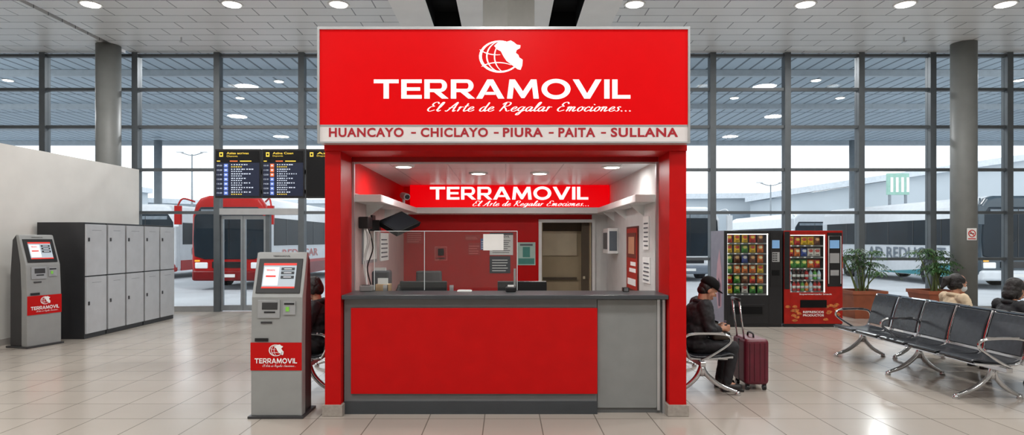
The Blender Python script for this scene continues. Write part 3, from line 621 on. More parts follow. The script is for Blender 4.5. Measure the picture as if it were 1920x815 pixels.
def vending(px0,px1,gl,gr,gt,gb,frontc,bodyc,lab,kind):
    x0,x1=vx(px0),vx(px1); g0,g1=vx(gl),vx(gr); zt,zb=vz(gt),vz(gb); top=vz(432)
    t=thing("vending_machine",lab,"vending machine",((x0+x1)/2,VY+.37,0),world=True,group="snack vending machines")
    Y1=VY+.74
    part(t,"cabinet",[bx(x0,x0+.03,VY+.03,Y1,.06,top),bx(x1-.03,x1,VY+.03,Y1,.06,top),bx(x0+.03,x1-.03,VY+.03,Y1,top-.03,top),bx(x0+.03,x1-.03,Y1-.03,Y1,.06,top-.03),bx(x0+.03,x1-.03,VY+.03,Y1-.03,.06,zb-.02),bx(g1+.03,x1-.03,VY+.05,Y1-.03,zb-.02,top-.03)],bodyc)
    part(t,"door_frame",[bx(x0,g0,VY,VY+.03,.06,top),bx(g0,g1,VY,VY+.03,zt,top),bx(g0,g1,VY,VY+.03,.06,zb),bx(g1,x1,VY,VY+.03,.06,top)],frontc,bevel=.004)
    part(t,"glass_front",[bx(g0,g1,VY+.01,VY+.015,zb,zt)],GLASSC)
    part(t,"light_strip",[bx(g0+.0,g0+.012,VY+.03,VY+.05,zb,zt),bx(g1-.012,g1,VY+.03,VY+.05,zb,zt),bx(g0,g1,VY+.03,VY+.05,zt-.014,zt)],LEDS)
    for x in (x0+.03,x1-.11):
        for y in (VY+.05,Y1-.12): part(t,"foot",[bx(x,x+.08,y,y+.08,0,.07)],BLACK)
    part(t,"inner_liner",[bx(g0-.01,g1+.01,VY+.58,VY+.6,zb,zt)],M("liner_grey",(80,82,86),.6))
    n=6 if kind==1 else 5; hh=(zt-zb)/n
    for r in range(n):
        z=zb+r*hh+.015
        part(t,"shelf",[bx(g0,g1,VY+.08,VY+.56,z-.012,z),bx(g0,g1,VY+.07,VY+.08,z-.02,z+.006)+(1,)]+[bx(g0+.02+q*.13,g0+.06+q*.13,VY+.066,VY+.07,z-.016,z+.004)+(2,) for q in range(int((g1-g0)/.13))],[M("shelf_dark",(60,62,66),.5),M("price_rail",(110,110,108),.5),PAPER])
        if kind==1 or r>=2:
            m=max(5,int((g1-g0-.02)/.125)); st=(g1-g0-.03)/m
            for q in range(m):
                k=random.choice([0,1,1,2,3,3,0,5,6,4]); put(bags[k],"snack_bag",bagl[k]+" shiny snack bag standing on a vending shelf","snack",(g0+.015+st*(q+.5),VY+.16,z),"snack bags in vending machines",random.uniform(-.15,.15))
        else:
            m=8; st=(g1-g0-.03)/m
            for q in range(m):
                k=random.randrange(5); put(bots[k],"drink_bottle",botl[k]+" bottle standing on a vending shelf","bottle",(g0+.015+st*(q+.5),VY+.14,z),"drink bottles in vending machine")
    return t,x0,x1,g0,g1,zb,zt,top
VB=M("vending_black",(26,26,29),.35,noise=.05)
LCD=M("lcd_blue",(110,150,190),.3,emit=.4)
t,x0,x1,g0,g1,zb,zt,top=vending(1358,1467,1364,1441,438,553,VB,M("vending_side",(140,136,150),.5,noise=.05),"black framed snack vending machine with pale grey side",1)
part(t,"control_panel",[bx(g1+.03,x1-.02,VY-.012,VY,.75,top-.05),bx(g1+.06,x1-.06,VY-.018,VY-.012,1.45,1.6)+(1,),bx(g1+.06,x1-.06,VY-.018,VY-.012,1.2,1.38)+(2,),bx(g1+.06,x1-.06,VY-.02,VY-.012,.95,1.05)+(3,)]+[bx(g1+.07+c*.03,g1+.09+c*.03,VY-.022,VY-.018,1.22+r*.04,1.24+r*.04)+(3,) for r in range(4) for c in range(3)],[BLACK,LCD,SILVER,BLACKM])
part(t,"delivery_flap",[bx(g0+.06,g1-.08,VY-.015,VY,.22,.42),bx(g0+.1,g1-.12,VY-.022,VY-.015,.24,.38)+(1,)],[BLACK,BLACKM],bevel=.003)
part(t,"kick_panel",[bx(x0+.01,x1-.01,VY+.01,VY+.03,.0,.06)],BLACK)
part(t,"side_graphic",[([(x0-.003,VY+.1+a*.5,.3+b*1.2) for a,b in ((.1,.05),(.45,0),(.7,.3),(.55,.7),(.3,.95),(.05,.6))],[(0,1,2,3,4,5)]),([(x0-.004,VY+.1+a*.5,.3+b*1.2) for a,b in ((.2,.05),(.4,.05),(.5,.35),(.4,.5),(.15,.4))],[(0,1,2,3,4)],1)],[M("side_pink",(196,150,160),.5),M("side_dark",(96,60,80),.5)],label="printed drink picture on the side")
VR=M("vending_red",(158,24,14),.35,noise=.1,scale=8,spec=.3)
t,x0,x1,g0,g1,zb,zt,top=vending(1470,1580,1482,1548,440,548,VR,VB,"red and black snack vending machine with drink bottles",2)
part(t,"control_panel",[bx(g1+.03,x1-.02,VY-.012,VY,.75,top-.04),bx(g1+.07,x1-.07,VY-.018,VY-.012,1.45,1.6)+(1,),bx(g1+.07,x1-.07,VY-.018,VY-.012,1.18,1.36)+(2,),bx(g1+.08,x1-.08,VY-.02,VY-.012,.95,1.05)+(2,)]+[tube([(g1+.05,VY-.014,.8),(g1+.05,VY-.014,top-.1),(x1-.04,VY-.014,top-.1),(x1-.04,VY-.014,.8)],.005,6)+(3,)],[BLACK,LCD,SILVER,PAPER])
part(t,"side_band",[bx(x0+.005,g0-.015,VY-.006,VY,.7,top-.02)],BLACK)
CHIP=M("chip_print",(196,112,52),.5,noise=.3,scale=25)
random.seed(3)
def chips(a0,w,n):
    out=[]
    for q in range(n):
        a=random.random()*3; cx0=a0+random.random()*w; cz=.1+random.random()*.32
        out.append(([(cx0+.04*math.cos(k*math.pi/5+a)*(1+.25*(k%3)),VY-.004-.0006*q,cz+.026*math.sin(k*math.pi/5+a)) for k in range(10)],[tuple(range(10))]))
    return out
part(t,"front_graphic",chips(x0+.06,.22,9),CHIP,label="printed crisps picture"); part(t,"front_graphic",chips(x1-.34,.26,10),CHIP,label="printed crisps picture")
part(t,"front_lettering",[ft("Supermercado Snack",x0+.28,x1-.2,.585,.62,VY-.005,bold=.01)],PAPER)
part(t,"front_lettering",[ft("REFRESCOS",x0+.34,x1-.36,.26,.30,VY-.024,bold=.02),ft("PRODUCTOS",x0+.34,x1-.36,.20,.24,VY-.024,bold=.02)],PAPER)
part(t,"delivery_flap",[bx(x0+.3,x1-.3,VY-.014,VY,.36,.5)],BLACKM)
part(t,"kick_panel",[bx(x0+.01,x1-.01,VY+.01,VY+.03,.0,.06)],BLACK)
random.seed(11)
# ------------------------------------------------------------ potted palms
TERR=M("terracotta",(150,82,54),.6,noise=.08); SOIL=M("soil",(60,44,34),.9,noise=.2); LEAF=M("palm_leaf",(58,96,48),.45,noise=.25,scale=10); STEM=M("cane_stem",(96,110,60),.6,noise=.2)
def palm(px,d,lab,seed):
    random.seed(seed)
    t=thing("potted_palm",lab,"potted plant",(fx(px,d),d,0),group="palms in terracotta planters")
    def ring(w,z): return [(-w,-w,z),(w,-w,z),(w,w,z),(-w,w,z)]
    v=ring(.24,0)+ring(.34,.50)+ring(.36,.50)+ring(.36,.57)+ring(.31,.57)+ring(.30,.48)
    f=[(3,2,1,0)]
    for k in range(5):
        for i in range(4): f.append((4*k+i,4*k+(i+1)%4,4*k+4+(i+1)%4,4*k+4+i))
    f.append((20,21,22,23))
    part(t,"planter",[(v,f)],TERR); part(t,"soil",[bx(-.3,.3,-.3,.3,.48,.51)],SOIL)
    st=[];lf=[]
    for c in range(9):
        bx0,by0=random.uniform(-.13,.13),random.uniform(-.13,.13); hx=bx0+random.uniform(-.27,.27); hy=by0+random.uniform(-.2,.2); hz=random.uniform(.9,1.42)
        st.append(tube(crv([(bx0,by0,.5),((bx0+hx)/2,(by0+hy)/2,(.5+hz)/2+.05),(hx,hy,hz)],3),.013,6))
        for k in range(11):
            a=random.uniform(0,6.28); L=random.uniform(.2,.38); up=random.uniform(.05,.3)
            q=[Vector((hx,hy,hz))]
            for s in range(1,6):
                u=s/5; q.append(Vector((hx+math.cos(a)*L*u,hy+math.sin(a)*L*u,hz+up*u*1.6-up*1.9*u*u)))
            st.append(tube([tuple(p) for p in q[:4]],.004,4))
            side=Vector((-math.sin(a),math.cos(a),0))
            for s in range(1,6):
                for sg in (-1,1):
                    p=q[s]; dr=(side*sg*.8+Vector((math.cos(a),math.sin(a),-.25))).normalized(); ln=.16*(1.1-s*.1)
                    wv=Vector((0,0,1)).cross(dr).normalized()*.013
                    m=p+dr*ln*.5+Vector((0,0,.01)); e=p+dr*ln-Vector((0,0,.03))
                    lf.append(([tuple(p),tuple(m+wv),tuple(e),tuple(m-wv)],[(0,1,2,3)]))
    part(t,"stem",st,STEM,smooth=True); part(t,"foliage",lf,LEAF)
palm(1613,12.75,"bushy green palm in a square terracotta planter",2); palm(1752,12.75,"bushy green palm in a square terracotta planter",5)
# ------------------------------------------------------------ benches
PAD=M("black_seat_leather",(44,47,52),.27,noise=.1,scale=20,bump=.05)
def bench(o,rz,n,lab,legs,arms):
    t=thing("waiting_bench",lab,"bench",o,rz=rz); p=.52; L=n*p
    sl=crv([(-.01,0,.42),(.08,0,.39),(.28,0,.395),(.42,0,.42),(.47,0,.405)],3); sl=[(q[0],q[2]) for q in sl]
    bl=crv([(-.02,0,.45),(-.045,0,.56),(-.08,0,.70),(-.13,0,.84)],3); bl=[(q[0],q[2]) for q in bl]
    part(t,"beam",[bx(.1,.16,-L/2-.02,L/2+.02,.30,.35)],CHROME,bevel=.006)
    for i in range(n):
        a=-L/2+i*p+.03; b=a+p-.06
        part(t,"seat",[prism(strip(sl,.024),'y',a,b)],PAD,bevel=.01)
        part(t,"backrest",[prism(strip(bl,.02),'y',a,b)],PAD,bevel=.009)
        fr=[]
        for y in (a-.008,b+.008):
            fr.append(tube(crv([(.45,y,.39),(.28,y,.375),(.06,y,.375),(-.03,y,.42),(-.06,y,.56),(-.1,y,.70),(-.15,y,.85)],3),.012,7))
        fr.append(bx(.02,.4,a,b,.362,.374)); fr.append(tube([(-.15,a,.85),(-.15,b,.85)],.012,7)); fr.append(bx(.11,.15,a+.15,b-.15,.35,.362))
        part(t,"seat_frame",fr,CHROME,smooth=False)
    for y in legs:
        part(t,"leg",[tube(crv([(.13,y,.32),(.17,y,.22),(.32,y,.10),(.5,y,.03)]),[.026]*10+[.024]*3+[.02]*3,10),tube(crv([(.13,y,.32),(.08,y,.2),(-.02,y,.1),(-.15,y,.03)]),[.026]*10+[.024]*3+[.02]*3,10),
            cy((.5,y,0),(.5,y,.04),.03,.022,14),cy((-.15,y,0),(-.15,y,.04),.03,.022,14),cy((.13,y,.2),(.13,y,.32),.03)],CHROME,smooth=True)
    for y in arms:
        part(t,"armrest",[tube(crv([(.0,y,.38),(-.06,y,.5),(-.05,y,.60),(.05,y,.635),(.3,y,.635),(.40,y,.61),(.42,y,.56),(.36,y,.50),(.2,y,.40),(.12,y,.36)],4),.015,8),bx(.04,.34,y-.02,y+.02,.637,.652)],[CHROME],smooth=False)
bench((5.05,7.3,0),180,5,"five seat waiting bench with black pads and chrome frame",[-1.15,0,1.1],[-1.3,-.26,1.3])
bench((5.42,7.2,0),0,5,"black and chrome waiting bench placed back to back",[-1.1,1.1],[-1.3,0,1.3])
bench((1.90,7.1,0),0,3,"chrome waiting bench with black pads beside the booth",[-.76,.7],[-.78,.78])
bench((-1.90,7.1,0),180,3,"chrome waiting bench with black pads behind the ticket terminal",[-.7,.76],[-.78,.78])
# ------------------------------------------------------------ people
SKIN=M("skin",(186,136,110),.55,noise=.05)
HAIR=M("black_hair",(24,20,20),.5,noise=.2,scale=40,bump=.4)
def remesh(o,vox,it=3,fac=.5,disp=0):
    r=o.modifiers.new("join",'REMESH'); r.mode='VOXEL'; r.voxel_size=vox; r.use_smooth_shade=True
    s=o.modifiers.new("smooth",'SMOOTH'); s.factor=fac; s.iterations=it
    if disp>0:
        tx=bpy.data.textures.new("folds",'CLOUDS'); tx.noise_scale=.07; d=o.modifiers.new("folds",'DISPLACE'); d.texture=tx; d.strength=disp; d.mid_level=.5
    for p in o.data.polygons: p.use_smooth=True
def person(o,rz,sc,lab,jac,tro,shoe,style,tilt=22,spread=.11,lean=.03,bulk=1.0,mask=True):
    t=thing("person",lab,"person",o,rz=rz,sc=sc)
    lz=lean; AX=.34
    def H(p): 
        a=math.radians(tilt); x,z=p[0]-.0,p[2]-1.08
        return (lz+x*math.cos(a)+z*math.sin(a),p[1],1.08-x*math.sin(a)+z*math.cos(a))
    sh=[(lz-.02,s*.175,.975) for s in(-1,1)]; el=[(.06+lz*.5,s*.235,.73) for s in(-1,1)]
    wr=[(.27,s*.075,.70) for s in(-1,1)]; hp=[(.02,s*.09,.51) for s in(-1,1)]; kn=[(.41,s*spread,.50) for s in(-1,1)]; an=[(AX,s*spread,.09) for s in(-1,1)]
    pr=[sph((.0,0,.52),.1,.14,.1),sph((.0,0,.68),.09,.13,.15),sph((lz*.5,0,.84),.1,.15,.17)]
    pr+=cap((lz-.01,0,.98),H((.0,0,1.1)),.052,.05)
    for k in (0,1):
        s=(-1,1)[k]
        pr+=cap((lz-.01,s*.06,.98),sh[k],.05,.05)+cap(sh[k],el[k],.042,.036)+cap(el[k],wr[k],.036,.024)
        pr+=cap(hp[k],kn[k],.075,.05)+cap(kn[k],an[k],.048,.035)+cap(an[k],(AX+.14,s*spread,.045),.035,.028)
        w=wr[k]; pc=(w[0]+.05,w[1]-s*.008,w[2]+.008)
        pr+=cap(w,pc,.023,.026)+[sph(pc,.042,.017,.036)]
        for i in range(4):
            fzz=w[2]-.02+i*.019; ln=(.026,.032,.034,.030)[i]
            a=(pc[0]+.034,pc[1],fzz); b=(a[0]+ln,a[1]-s*.006,fzz+.004); c=(b[0]+.004,b[1]-s*.026,fzz+.006); e=(c[0]-.016,c[1]-s*.012,fzz+.006)
            pr+=cap(a,b,.0095,.009)+cap(b,c,.009,.0085)+cap(c,e,.0085,.0078)
        pr+=cap((pc[0]-.015,pc[1]-s*.01,pc[2]+.028),(pc[0]+.012,pc[1]-s*.028,pc[2]+.052),.012,.010)+cap((pc[0]+.012,pc[1]-s*.028,pc[2]+.052),(pc[0]+.04,pc[1]-s*.038,pc[2]+.05),.010,.0085)
    hd=[sph((.02,0,1.205),.095,.076,.1,20,14),sph((.055,0,1.15),.062,.057,.085,16,12),sph((.07,0,1.09),.038,.04,.03),sph((.09,0,1.205),.035,.06,.02)]
    hd+=cap((.112,0,1.185),(.132,0,1.158),.010,.014)+[sph((.115,0,1.118),.014,.026,.008),sph((.115,0,1.104),.014,.022,.008)]
    for s in(-1,1): hd+=[sph((.02,s*.078,1.165),.02,.010,.032),sph((.085,s*.035,1.15),.03,.025,.03)]
    pr+=xf(hd,H)
    b=part(t,"body",pr,SKIN); remesh(b,.0065,2)
    for s in(-1,1): 
        part(t,"eye",xf([sph((.106,s*.031,1.183),.011,.013,.009)],H),PAPER,smooth=True)
        part(t,"iris",xf([sph((.113,s*.031,1.182),.005,.006,.006)],H),M("iris",(40,26,20),.2),smooth=True)
        part(t,"eyebrow",xf([tube([(.113,s*.014,1.203),(.112,s*.033,1.209),(.098,s*.052,1.203)],.0045,6)],H),HAIR)
    if not mask: part(t,"lips",xf([sph((.120,0,1.112),.012,.024,.009)],H),M("lips",(150,84,76),.5),smooth=True)
    k_=bulk
    jk=[sph((.0,0,.53),.135*k_,.175*k_,.085),sph((.01,0,.68),.125*k_,.165*k_,.17),sph((lz*.5,0,.84),.13*k_,.185*k_,.18),sph((lz-.01,0,.95),.085*k_,.15,.07)]
    for k in (0,1):
        s=(-1,1)[k]
        m=tuple((el[k][i]*.18+wr[k][i]*.82) for i in range(3))
        jk+=cap((lz-.01,s*.07,.965),sh[k],.07,.068*k_)+cap(sh[k],el[k],.068*k_,.058*k_)+cap(el[k],m,.058*k_,.044)
    jk+=[sph((.06,0,.50),.1,.15,.06)]
    j=part(t,"jacket",jk,jac); remesh(j,.012,3,.5,.034)
    part(t,"collar",[tube([(lz-.005+.078*math.cos(a*math.pi/10),.075*math.sin(a*math.pi/10),1.01-.015*math.cos(a*math.pi/10)) for a in range(21)],.028,8)],jac,smooth=True,parent=j)
    tr=[sph((.02,0,.5),.12,.165,.09)]
    for k in(0,1): tr+=cap(hp[k],kn[k],.092,.07)+cap(kn[k],(an[k][0],an[k][1],.12),.068,.055)
    q=part(t,"trousers",tr,tro); remesh(q,.012,3,.5,.028)
    for s in(-1,1):
        q=part(t,"shoe",cap((AX-.02,s*spread,.055),(AX+.13,s*spread,.045),.05,.042)+[bx(AX-.065,AX+.18,s*spread-.042,s*spread+.042,0,.03)]+cap((AX-.015,s*spread,.09),(AX-.015,s*spread,.12),.045,.045),shoe); remesh(q,.008,3)
    if mask: part(t,"face_mask",xf([sph((.082,0,1.125),.066,.062,.056,18,12)],H)+xf([tube([(.07,s*.055,1.14),(.02,s*.088,1.175)],.003,5) for s in(-1,1)],H),M("mask_white",(205,212,216),.7),smooth=True)
    if style=='cap':
        part(t,"hair",xf([sph((-.005,0,1.19),.09,.085,.085,18,12),sph((-.03,0,1.14),.06,.07,.06,14,10)],H),HAIR,smooth=True)
        c=part(t,"cap",xf([lathe([(.112,0),(.113,.03),(.105,.065),(.075,.098),(.03,.113),(.004,.116)],(.01,0,1.215),24)],lambda p:H((p[0],p[1]*.86,p[2]))),BLACKM,smooth=True)
        part(t,"brim",xf([prism([(.08,-.075),(.15,-.06),(.185,-.02),(.185,.02),(.15,.06),(.08,.075)],'z',1.222,1.230)],H),BLACKM,parent=c)
    else:
        hr=[sph((-.015,0,1.218),.105,.088,.097,18,12),sph((-.045,0,1.16),.07,.08,.09,16,10)]
        for s in(-1,1): hr+=[sph((.02,s*.06,1.22),.06,.03,.055),sph((.0,s*.07,1.16),.045,.022,.06)]
        if style=='pony': hr+=cap((-.11,0,1.22),(-.15,0,1.20),.045,.055)+cap((-.15,0,1.19),(-.19,0,1.08),.05,.022)
        if style=='bob': hr+=[sph((-.045,0,1.10),.065,.085,.08),sph((.0,0,1.14),.09,.09,.10)]
        h=part(t,"hair",xf(hr,H),HAIR); remesh(h,.009,2,.5,.014)
    return t
JB=M("black_jacket",(26,27,31),.7,noise=.15,scale=12); TB=M("dark_trousers",(34,34,38),.8,noise=.15,scale=12); CREAM=M("cream_coat",(216,196,166),.85,noise=.08,scale=20); SHO=M("dark_shoe",(26,24,24),.5)
def at(t,p): return Matrix.LocRotScale(t.e.location,t.e.rotation_euler,t.e.scale)@Vector(p)
def phone(t,lab):
    e=t.e
    q=thing("smartphone",lab,"phone",at(t,(.365,0,.725)),rz=math.degrees(e.rotation_euler.z),sc=e.scale[0])
    part(q,"case",[bx(-.006,.004,-.036,.036,-.065,.065)],BLACK,bevel=.003); part(q,"screen",[bx(-.0075,-.006,-.032,.032,-.06,.06)],M("phone_screen",(60,80,100),.1,emit=.3))
p1=person((2.03,6.6,0),0,.93,"person in black cap and bulky dark jacket seated looking down",JB,TB,SHO,'cap',tilt=32,lean=.09,bulk=1.2,mask=False); phone(p1,"black smartphone held by the person in a cap")
q=thing("shoulder_bag","dark brown shoulder bag resting on the lap of the seated person","bag",at(p1,(.28,0,.585)))
part(q,"bag_body",[bx(-.1,.1,-.13,.13,0,.07)],M("bag_canvas",(58,50,40),.8,noise=.2),bevel=.03,segs=4); part(q,"bag_flap",[bx(-.085,.085,-.12,.12,.066,.078)],M("bag_canvas_dark",(40,36,30),.8,noise=.2),bevel=.005)
p2=person((-2.0,6.6,0),180,.93,"person in dark clothes seated and looking down at a phone",JB,TB,SHO,'short',tilt=26); phone(p2,"black smartphone held by the seated person in dark clothes")
p3=person((5.66,7.72,0),0,.90,"person in cream coat with dark ponytail and mask, seated",CREAM,TB,SHO,'pony',tilt=10,lean=.0,bulk=1.1); phone(p3,"black smartphone held by the person in a cream coat")
p4=person((5.53,6.72,0),0,.91,"person with short black hair in black jacket, seated",JB,TB,SHO,'bob',tilt=20,mask=False,bulk=1.1,lean=.02); phone(p4,"black smartphone held by the person in a black jacket")
# ------------------------------------------------------------ suitcase
MAR=M("maroon_shell",(96,18,38),.4,noise=.1)
t=thing("rolling_suitcase","maroon rolling suitcase with extended handle beside the seated person","suitcase",(2.675,6.7,0))
part(t,"shell",[bx(-.13,.13,-.19,.19,.06,.55)],MAR,bevel=.045,segs=4)
part(t,"shell_rib",[bx(x-.006,x+.006,-.196,.196,.10,.51) for x in (-.08,-.03,.03,.08)],M("maroon_rib",(80,14,32),.4),bevel=.003)
part(t,"zip",[bx(-.132,.132,-.008,.008,.08,.53)],BLACK)
for y in (-.1,.1): part(t,"telescopic_handle",[cy((-.11,y,.54),(-.16,y,.95),.009)],CHROME,smooth=True)
part(t,"grip",[tube([(-.16,-.11,.96),(-.16,.11,.96)],.018,12)],BLACK,smooth=True)
part(t,"carry_handle",[tube(crv([(.0,-.08,.55),(.0,-.06,.59),(.0,.06,.59),(.0,.08,.55)]),.01,8)],BLACK,smooth=True)
for x in(-.09,.09):
    for y in(-.14,.14): part(t,"wheel",[cy((x-.015,y,.03),(x+.015,y,.03),.03),bx(x-.02,x+.02,y-.012,y+.012,.04,.08)],BLACK)
# ------------------------------------------------------------ outside
OUTG=M("asphalt",(186,190,194),.85,noise=.05,scale=.6)
struct("floor_yard",[bx(-60,60,WY+.0,110,-.12,-.02)],OUTG)
CAN=grid_mat("canopy_ribs",(176,192,204),(96,108,118),.42,3.0,.035,(0,0,0),.6,.08)
struct("ceiling_canopy",[bx(-34,34,WY+.2,31,6.6,6.7)],CAN)
struct("trim_canopy",[bx(-34,34,30.9,31.2,6.4,6.75)]+[bx(-34,34,y,y+.15,6.42,6.6) for y in (18,22.5,27)],M("canopy_edge",(170,180,188),.6))
for px,py in ((15,150),(523,152),(450,183),(1530,150),(1377,183),(1575,183),(1910,150)):
    d=5.0*F/(HY-py); downlight(fx(px,d),d,6.59,.13,"canopy downlights",lab="round white light under the outdoor canopy",name="canopy_light")
for x in (-14,-7,7,14):
    area(x,17,6.35,.4,260,(1,1,1),name="canopy_fill")  # fill added to brighten the coaches, set apart from the canopy downlights
    area(x,23,6.35,.4,160,(1,1,1),name="canopy_fill")
CANP=M("canopy_post",(130,138,144),.6)
for x in (-17,17): 
    t=thing("canopy_post","grey steel post supporting the outdoor canopy","post",(x,30,-.02)); part(t,"shaft",[cy((0,0,0),(0,0,6.5),.18)],CANP,smooth=True); part(t,"foot",[bx(-.3,.3,-.3,.3,0,.1)],CANP)
BW=M("bus_white",(218,222,226),.35,noise=.03); BR=M("bus_red",(176,20,18),.35,noise=.05,spec=.3); BM=M("bus_maroon",(120,14,16),.35,noise=.05,spec=.3); BG=M("bus_glass",(32,42,50),.4,noise=.2,scale=.8,spec=.15); BT=M("bus_teal",(60,140,150),.35); BO=M("bus_orange",(214,120,60),.35); LAMP=M("bus_headlamp",(225,228,230),.15,emit=.3); BGT=M("bus_grey_text",(110,120,132),.5); BRT=M("bus_red_text",(196,110,110),.5); AMB=M("amber_lamp",(240,170,60),.3,emit=.4)
BCURT=M("bus_curtain",(120,130,138),.8,noise=.1)
def bus(o,rz,L,W,Hh,fc,low,sidec,lab,word,wm,swoosh=None,side=1,band=None):
    t=thing("coach_bus",lab,"bus",o,rz=rz); h=W/2
    body=[(-h,.32),(h,.32),(h,2.35),(h-.06,Hh-.32),(h-.2,Hh-.1),(h-.45,Hh),(-h+.45,Hh),(-h+.2,Hh-.1),(-h+.06,Hh-.32),(-h,2.35)]
    part(t,"body",[prism(body,'y',.12,L)],sidec,bevel=.1,segs=4)
    part(t,"front_face",[prism([(-h+.04,.40),(h-.04,.40),(h-.0,.9),(h-.02,2.4),(h-.12,Hh-.3),(h-.28,Hh-.08),(h-.55,Hh),(-h+.55,Hh),(-h+.28,Hh-.08),(-h+.12,Hh-.3),(-h+.02,2.4),(-h,.9)],'y',-.08,.26)],fc,bevel=.12,segs=5)
    part(t,"windscreen",[prism([(-h+.12,1.08),(-.8,.98),(.8,.98),(h-.12,1.08),(h-.08,1.6),(h-.12,2.35),(h-.32,2.68),(-h+.32,2.68),(-h+.12,2.35),(-h+.08,1.6)],'y',-.115,-.04)],BG,bevel=.04,segs=3)
    part(t,"windscreen_divider",[bx(-.012,.012,-.122,-.115,1.02,2.64)],BLACK)
    part(t,"dashboard_curtain",[bx(-h+.35,h-.35,-.12,-.115,2.46,2.60)],BCURT)
    part(t,"wiper",[tube([(-.5,-.12,1.04),(-.1,-.13,1.6)],.012,5)],BLACK); part(t,"wiper",[tube([(.4,-.12,1.04),(.75,-.13,1.6)],.012,5)],BLACK)
    part(t,"bumper",[bx(-h+.05,h-.05,-.16,.2,.28,.62)],low,bevel=.08,segs=4)
    part(t,"grille",[bx(-.55,.55,-.105,-.06,.70,.90)]+[bx(-.5,.5,-.115,-.10,z,z+.02) for z in (.74,.79,.85)],BLACK)
    part(t,"number_plate",[bx(-.22,.22,-.17,-.155,.40,.50)],PAPER)
    for s in(-1,1):
        hl=part(t,"headlight",[bx(s*(h-.14),s*(h-.55),-.11,-.05,.68,.88)],LAMP,bevel=.03)
        part(t,"indicator",[bx(s*(h-.14),s*(h-.3),-.112,-.06,.90,.96)],AMB,parent=hl)
        part(t,"mirror",[tube(crv([(s*(h-.1),-.0,Hh-.2),(s*(h+.14),-.3,Hh-.12),(s*(h+.24),-.42,Hh-.35)]),.03,8),bx(s*(h+.13),s*(h+.33),-.48,-.36,Hh-.95,Hh-.35)],fc,bevel=.03)
        part(t,"side_window",[bx(s*(h-.01),s*(h+.012),.45,L-.5,1.42,2.34)],BG)
        for i in range(int((L-2)/1.5)):
            y=1.6+1.5*i; part(t,"window_pillar",[bx(s*(h+.0),s*(h+.018),y,y+.05,1.42,2.34)],BLACK)
        part(t,"lower_skirt",[bx(s*(h-.01),s*(h+.015),.3,L-.2,.32,.75)],low)
        if band: part(t,"side_band",[bx(s*(h-.01),s*(h+.014),.3,L-.2,.75,.86)],band)
        for y in(2.2,L-2.4):
            w=part(t,"wheel",[cy((s*(h-.25),y,.47),(s*(h+.03),y,.47),.49,n=28)],RUBBER)
            part(t,"wheel_hub",[cy((s*(h+.03),y,.47),(s*(h+.05),y,.47),.26,n=20)],SILVER,parent=w)
    if word:
        x=side*(h+.02)
        if side>0: pr=tprim(word,(x,1.2,.98),(0,4.0,0),(0,0,.3),bold=.01)
        else: pr=tprim(word,(x,6.0,.88),(0,-4.6,0),(0,0,.46),bold=.02)
        part(t,"side_lettering",[pr],wm)
    if swoosh:
        x=side*(h+.019)
        part(t,"side_stripe",[([(x,a,b) for a,b in ((.2,.33),(.2,1.0),(1.4,.75),(3,.5),(L*.55,.33))],[(0,1,2,3,4)])],swoosh[0])
        part(t,"side_stripe",[([(x+side*.003,a,b) for a,b in ((L-.3,1.4),(L-.3,.34),(L-3.2,.34),(L-1.8,.8))],[(0,1,2,3)])],swoosh[0])
        part(t,"side_stripe",[([(x+side*.006,a,b) for a,b in ((L-1.0,.9),(L-.5,.34),(L-2.6,.34),(L-1.9,.6))],[(0,1,2,3)])],swoosh[1])
    return t
bus((fx(432,20),20,0),0,11.5,2.5,3.05,BR,BM,BW,"red and white coach parked outside the sliding doors","REDUCAR",BRT,side=1,band=BR)
bus((fx(1830,20)+1.28,20,0),0,9.8,2.5,3.05,M("bus_dark_front",(60,74,84),.3),BW,BW,"white coach with teal and orange stripes parked outside","AD REDUCOT",BGT,swoosh=[BT,BO],side=-1)
bus((fx(1292,24),24,0),0,10,2.4,2.9,BW,BGT,BW,"white coach with dark windscreen parked beyond the booth",None,None)
bus((fx(262,25),25.5,0),0,10,2.5,3.1,BW,BR,BW,"white coach parked behind the red coach","REDUCAR",BRT,side=1)
bus((fx(1560,34),36,0),0,10,2.5,3.2,BW,BGT,BW,"distant white coach at the far platform",None,None)
BU=M("warehouse_wall",(186,194,200),.8,noise=.04,scale=.3); BU2=M("warehouse_roof",(206,212,218),.8); BUW=M("warehouse_window",(140,152,162),.4)
def building(x0,x1,y,h,slope,lab,dp=8):
    t=thing("warehouse",lab,"building",((x0+x1)/2,y,0),world=True)
    part(t,"walls",[prism([(x0,0),(x1,0),(x1,h+slope),(x0,h)],'y',y,y+dp)],BU)
    part(t,"roof",[prism([(x0-.5,h),(x1+.5,h+slope),(x1+.5,h+slope+.5),(x0-.5,h+.5)],'y',y-.6,y+dp)],BU2)
    for i in range(int((x1-x0)/4)): part(t,"window",[bx(x0+1+i*4,x0+3.6+i*4,y-.05,y,h*.55,h*.75)],BUW)
    for i in range(int((x1-x0)/8)): part(t,"loading_door",[bx(x0+2+i*8,x0+5+i*8,y-.06,y,0,h*.42)],BU2)
building(fx(1270,60),fx(1640,60),60,5.6,.2,"long pale grey warehouse beyond the bus yard")
building(fx(1480,50),fx(2050,50),50,5.2,3.8,"large warehouse with a rising sloped roof")
building(fx(210,66),fx(460,66),66,5.8,-.6,"low pale grey warehouse beyond the coaches")
building(fx(480,75),fx(1250,75),75,6.0,.4,"long distant warehouse across the yard")
building(fx(-250,55),fx(180,55),55,6.0,.4,"grey warehouse behind the white partition")
t=thing("billboard","pale green billboard panel on posts outside","billboard",(fx(1683,46),46,0)); zc=fz(345,46)
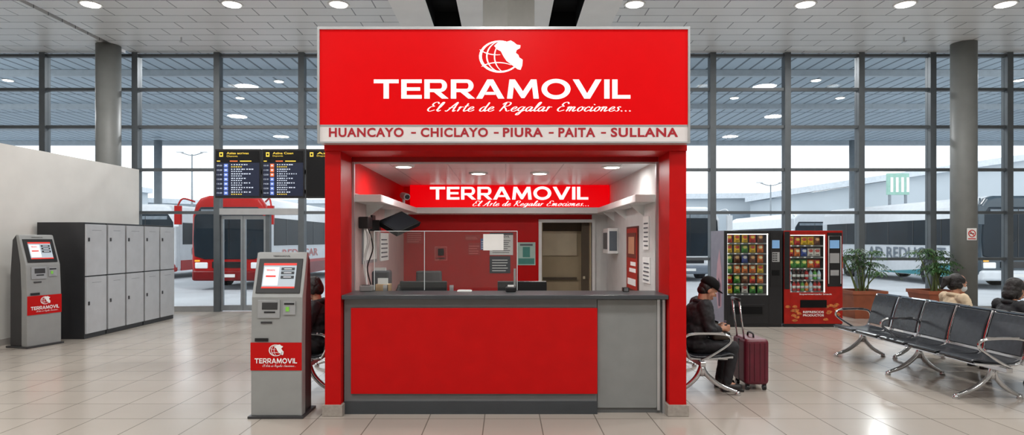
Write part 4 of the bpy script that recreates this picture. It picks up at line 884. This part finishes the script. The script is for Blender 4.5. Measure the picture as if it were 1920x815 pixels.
part(t,"panel",[bx(-.8,.8,-.1,.1,zc-.8,zc+.8)],M("billboard_green",(150,190,175),.6)); part(t,"panel_print",[bx(-.6+i*.4,-.4+i*.4,-.12,-.1,zc-.6,zc+.5) for i in range(4)],PAPER)
for x in(-.6,.6): part(t,"post",[cy((x,0,0),(x,0,zc-.8),.1)],CANP)
def lampost(px,d,py):
    t=thing("street_lamp","tall thin street lamp in the bus yard","street lamp",(fx(px,d),d,-.02)); z=fz(py,d)
    part(t,"pole",[cy((0,0,0),(0,0,z),.09,.05,10)],CANP,smooth=True); part(t,"lamp_arm",[tube(crv([(-.9,0,z+.15),(0,0,z-.1),(.9,0,z+.15)]),.04,6)],CANP)
    for s in (-1,1): part(t,"lamp_head",[bx(s*1.1,s*.6,-.1,.1,z+.1,z+.18)],SILVER)
lampost(360,44,288); lampost(1445,47,345)
# ------------------------------------------------------------ world, camera
w=bpy.data.worlds.new("world"); S.world=w; w.use_nodes=True; nt=w.node_tree
bg=nt.nodes["Background"]; tc=nt.nodes.new("ShaderNodeTexCoord"); sx=nt.nodes.new("ShaderNodeSeparateXYZ"); cr=nt.nodes.new("ShaderNodeValToRGB")
nt.links.new(tc.outputs["Generated"],sx.inputs[0]); nt.links.new(sx.outputs["Z"],cr.inputs["Fac"]); nt.links.new(cr.outputs["Color"],bg.inputs["Color"])
cr.color_ramp.elements[0].position=0; cr.color_ramp.elements[0].color=(.97,.99,1,1); cr.color_ramp.elements[1].position=.7; cr.color_ramp.elements[1].color=(.88,.94,1,1)
bg.inputs["Strength"].default_value=2.1
cam=bpy.data.cameras.new("camera"); co=bpy.data.objects.new("camera",cam); COL.objects.link(co); S.camera=co
co.location=(0,0,CH); co.rotation_euler=(math.radians(90),0,0); cam.sensor_fit='HORIZONTAL'; cam.sensor_width=36; cam.lens=F/1920*36
cam.shift_x=(960-CX)/1920; cam.shift_y=(HY-407.5)/1920; cam.clip_end=300
S.view_settings.view_transform='Standard'; S.view_settings.look='None'; S.view_settings.exposure=0.0
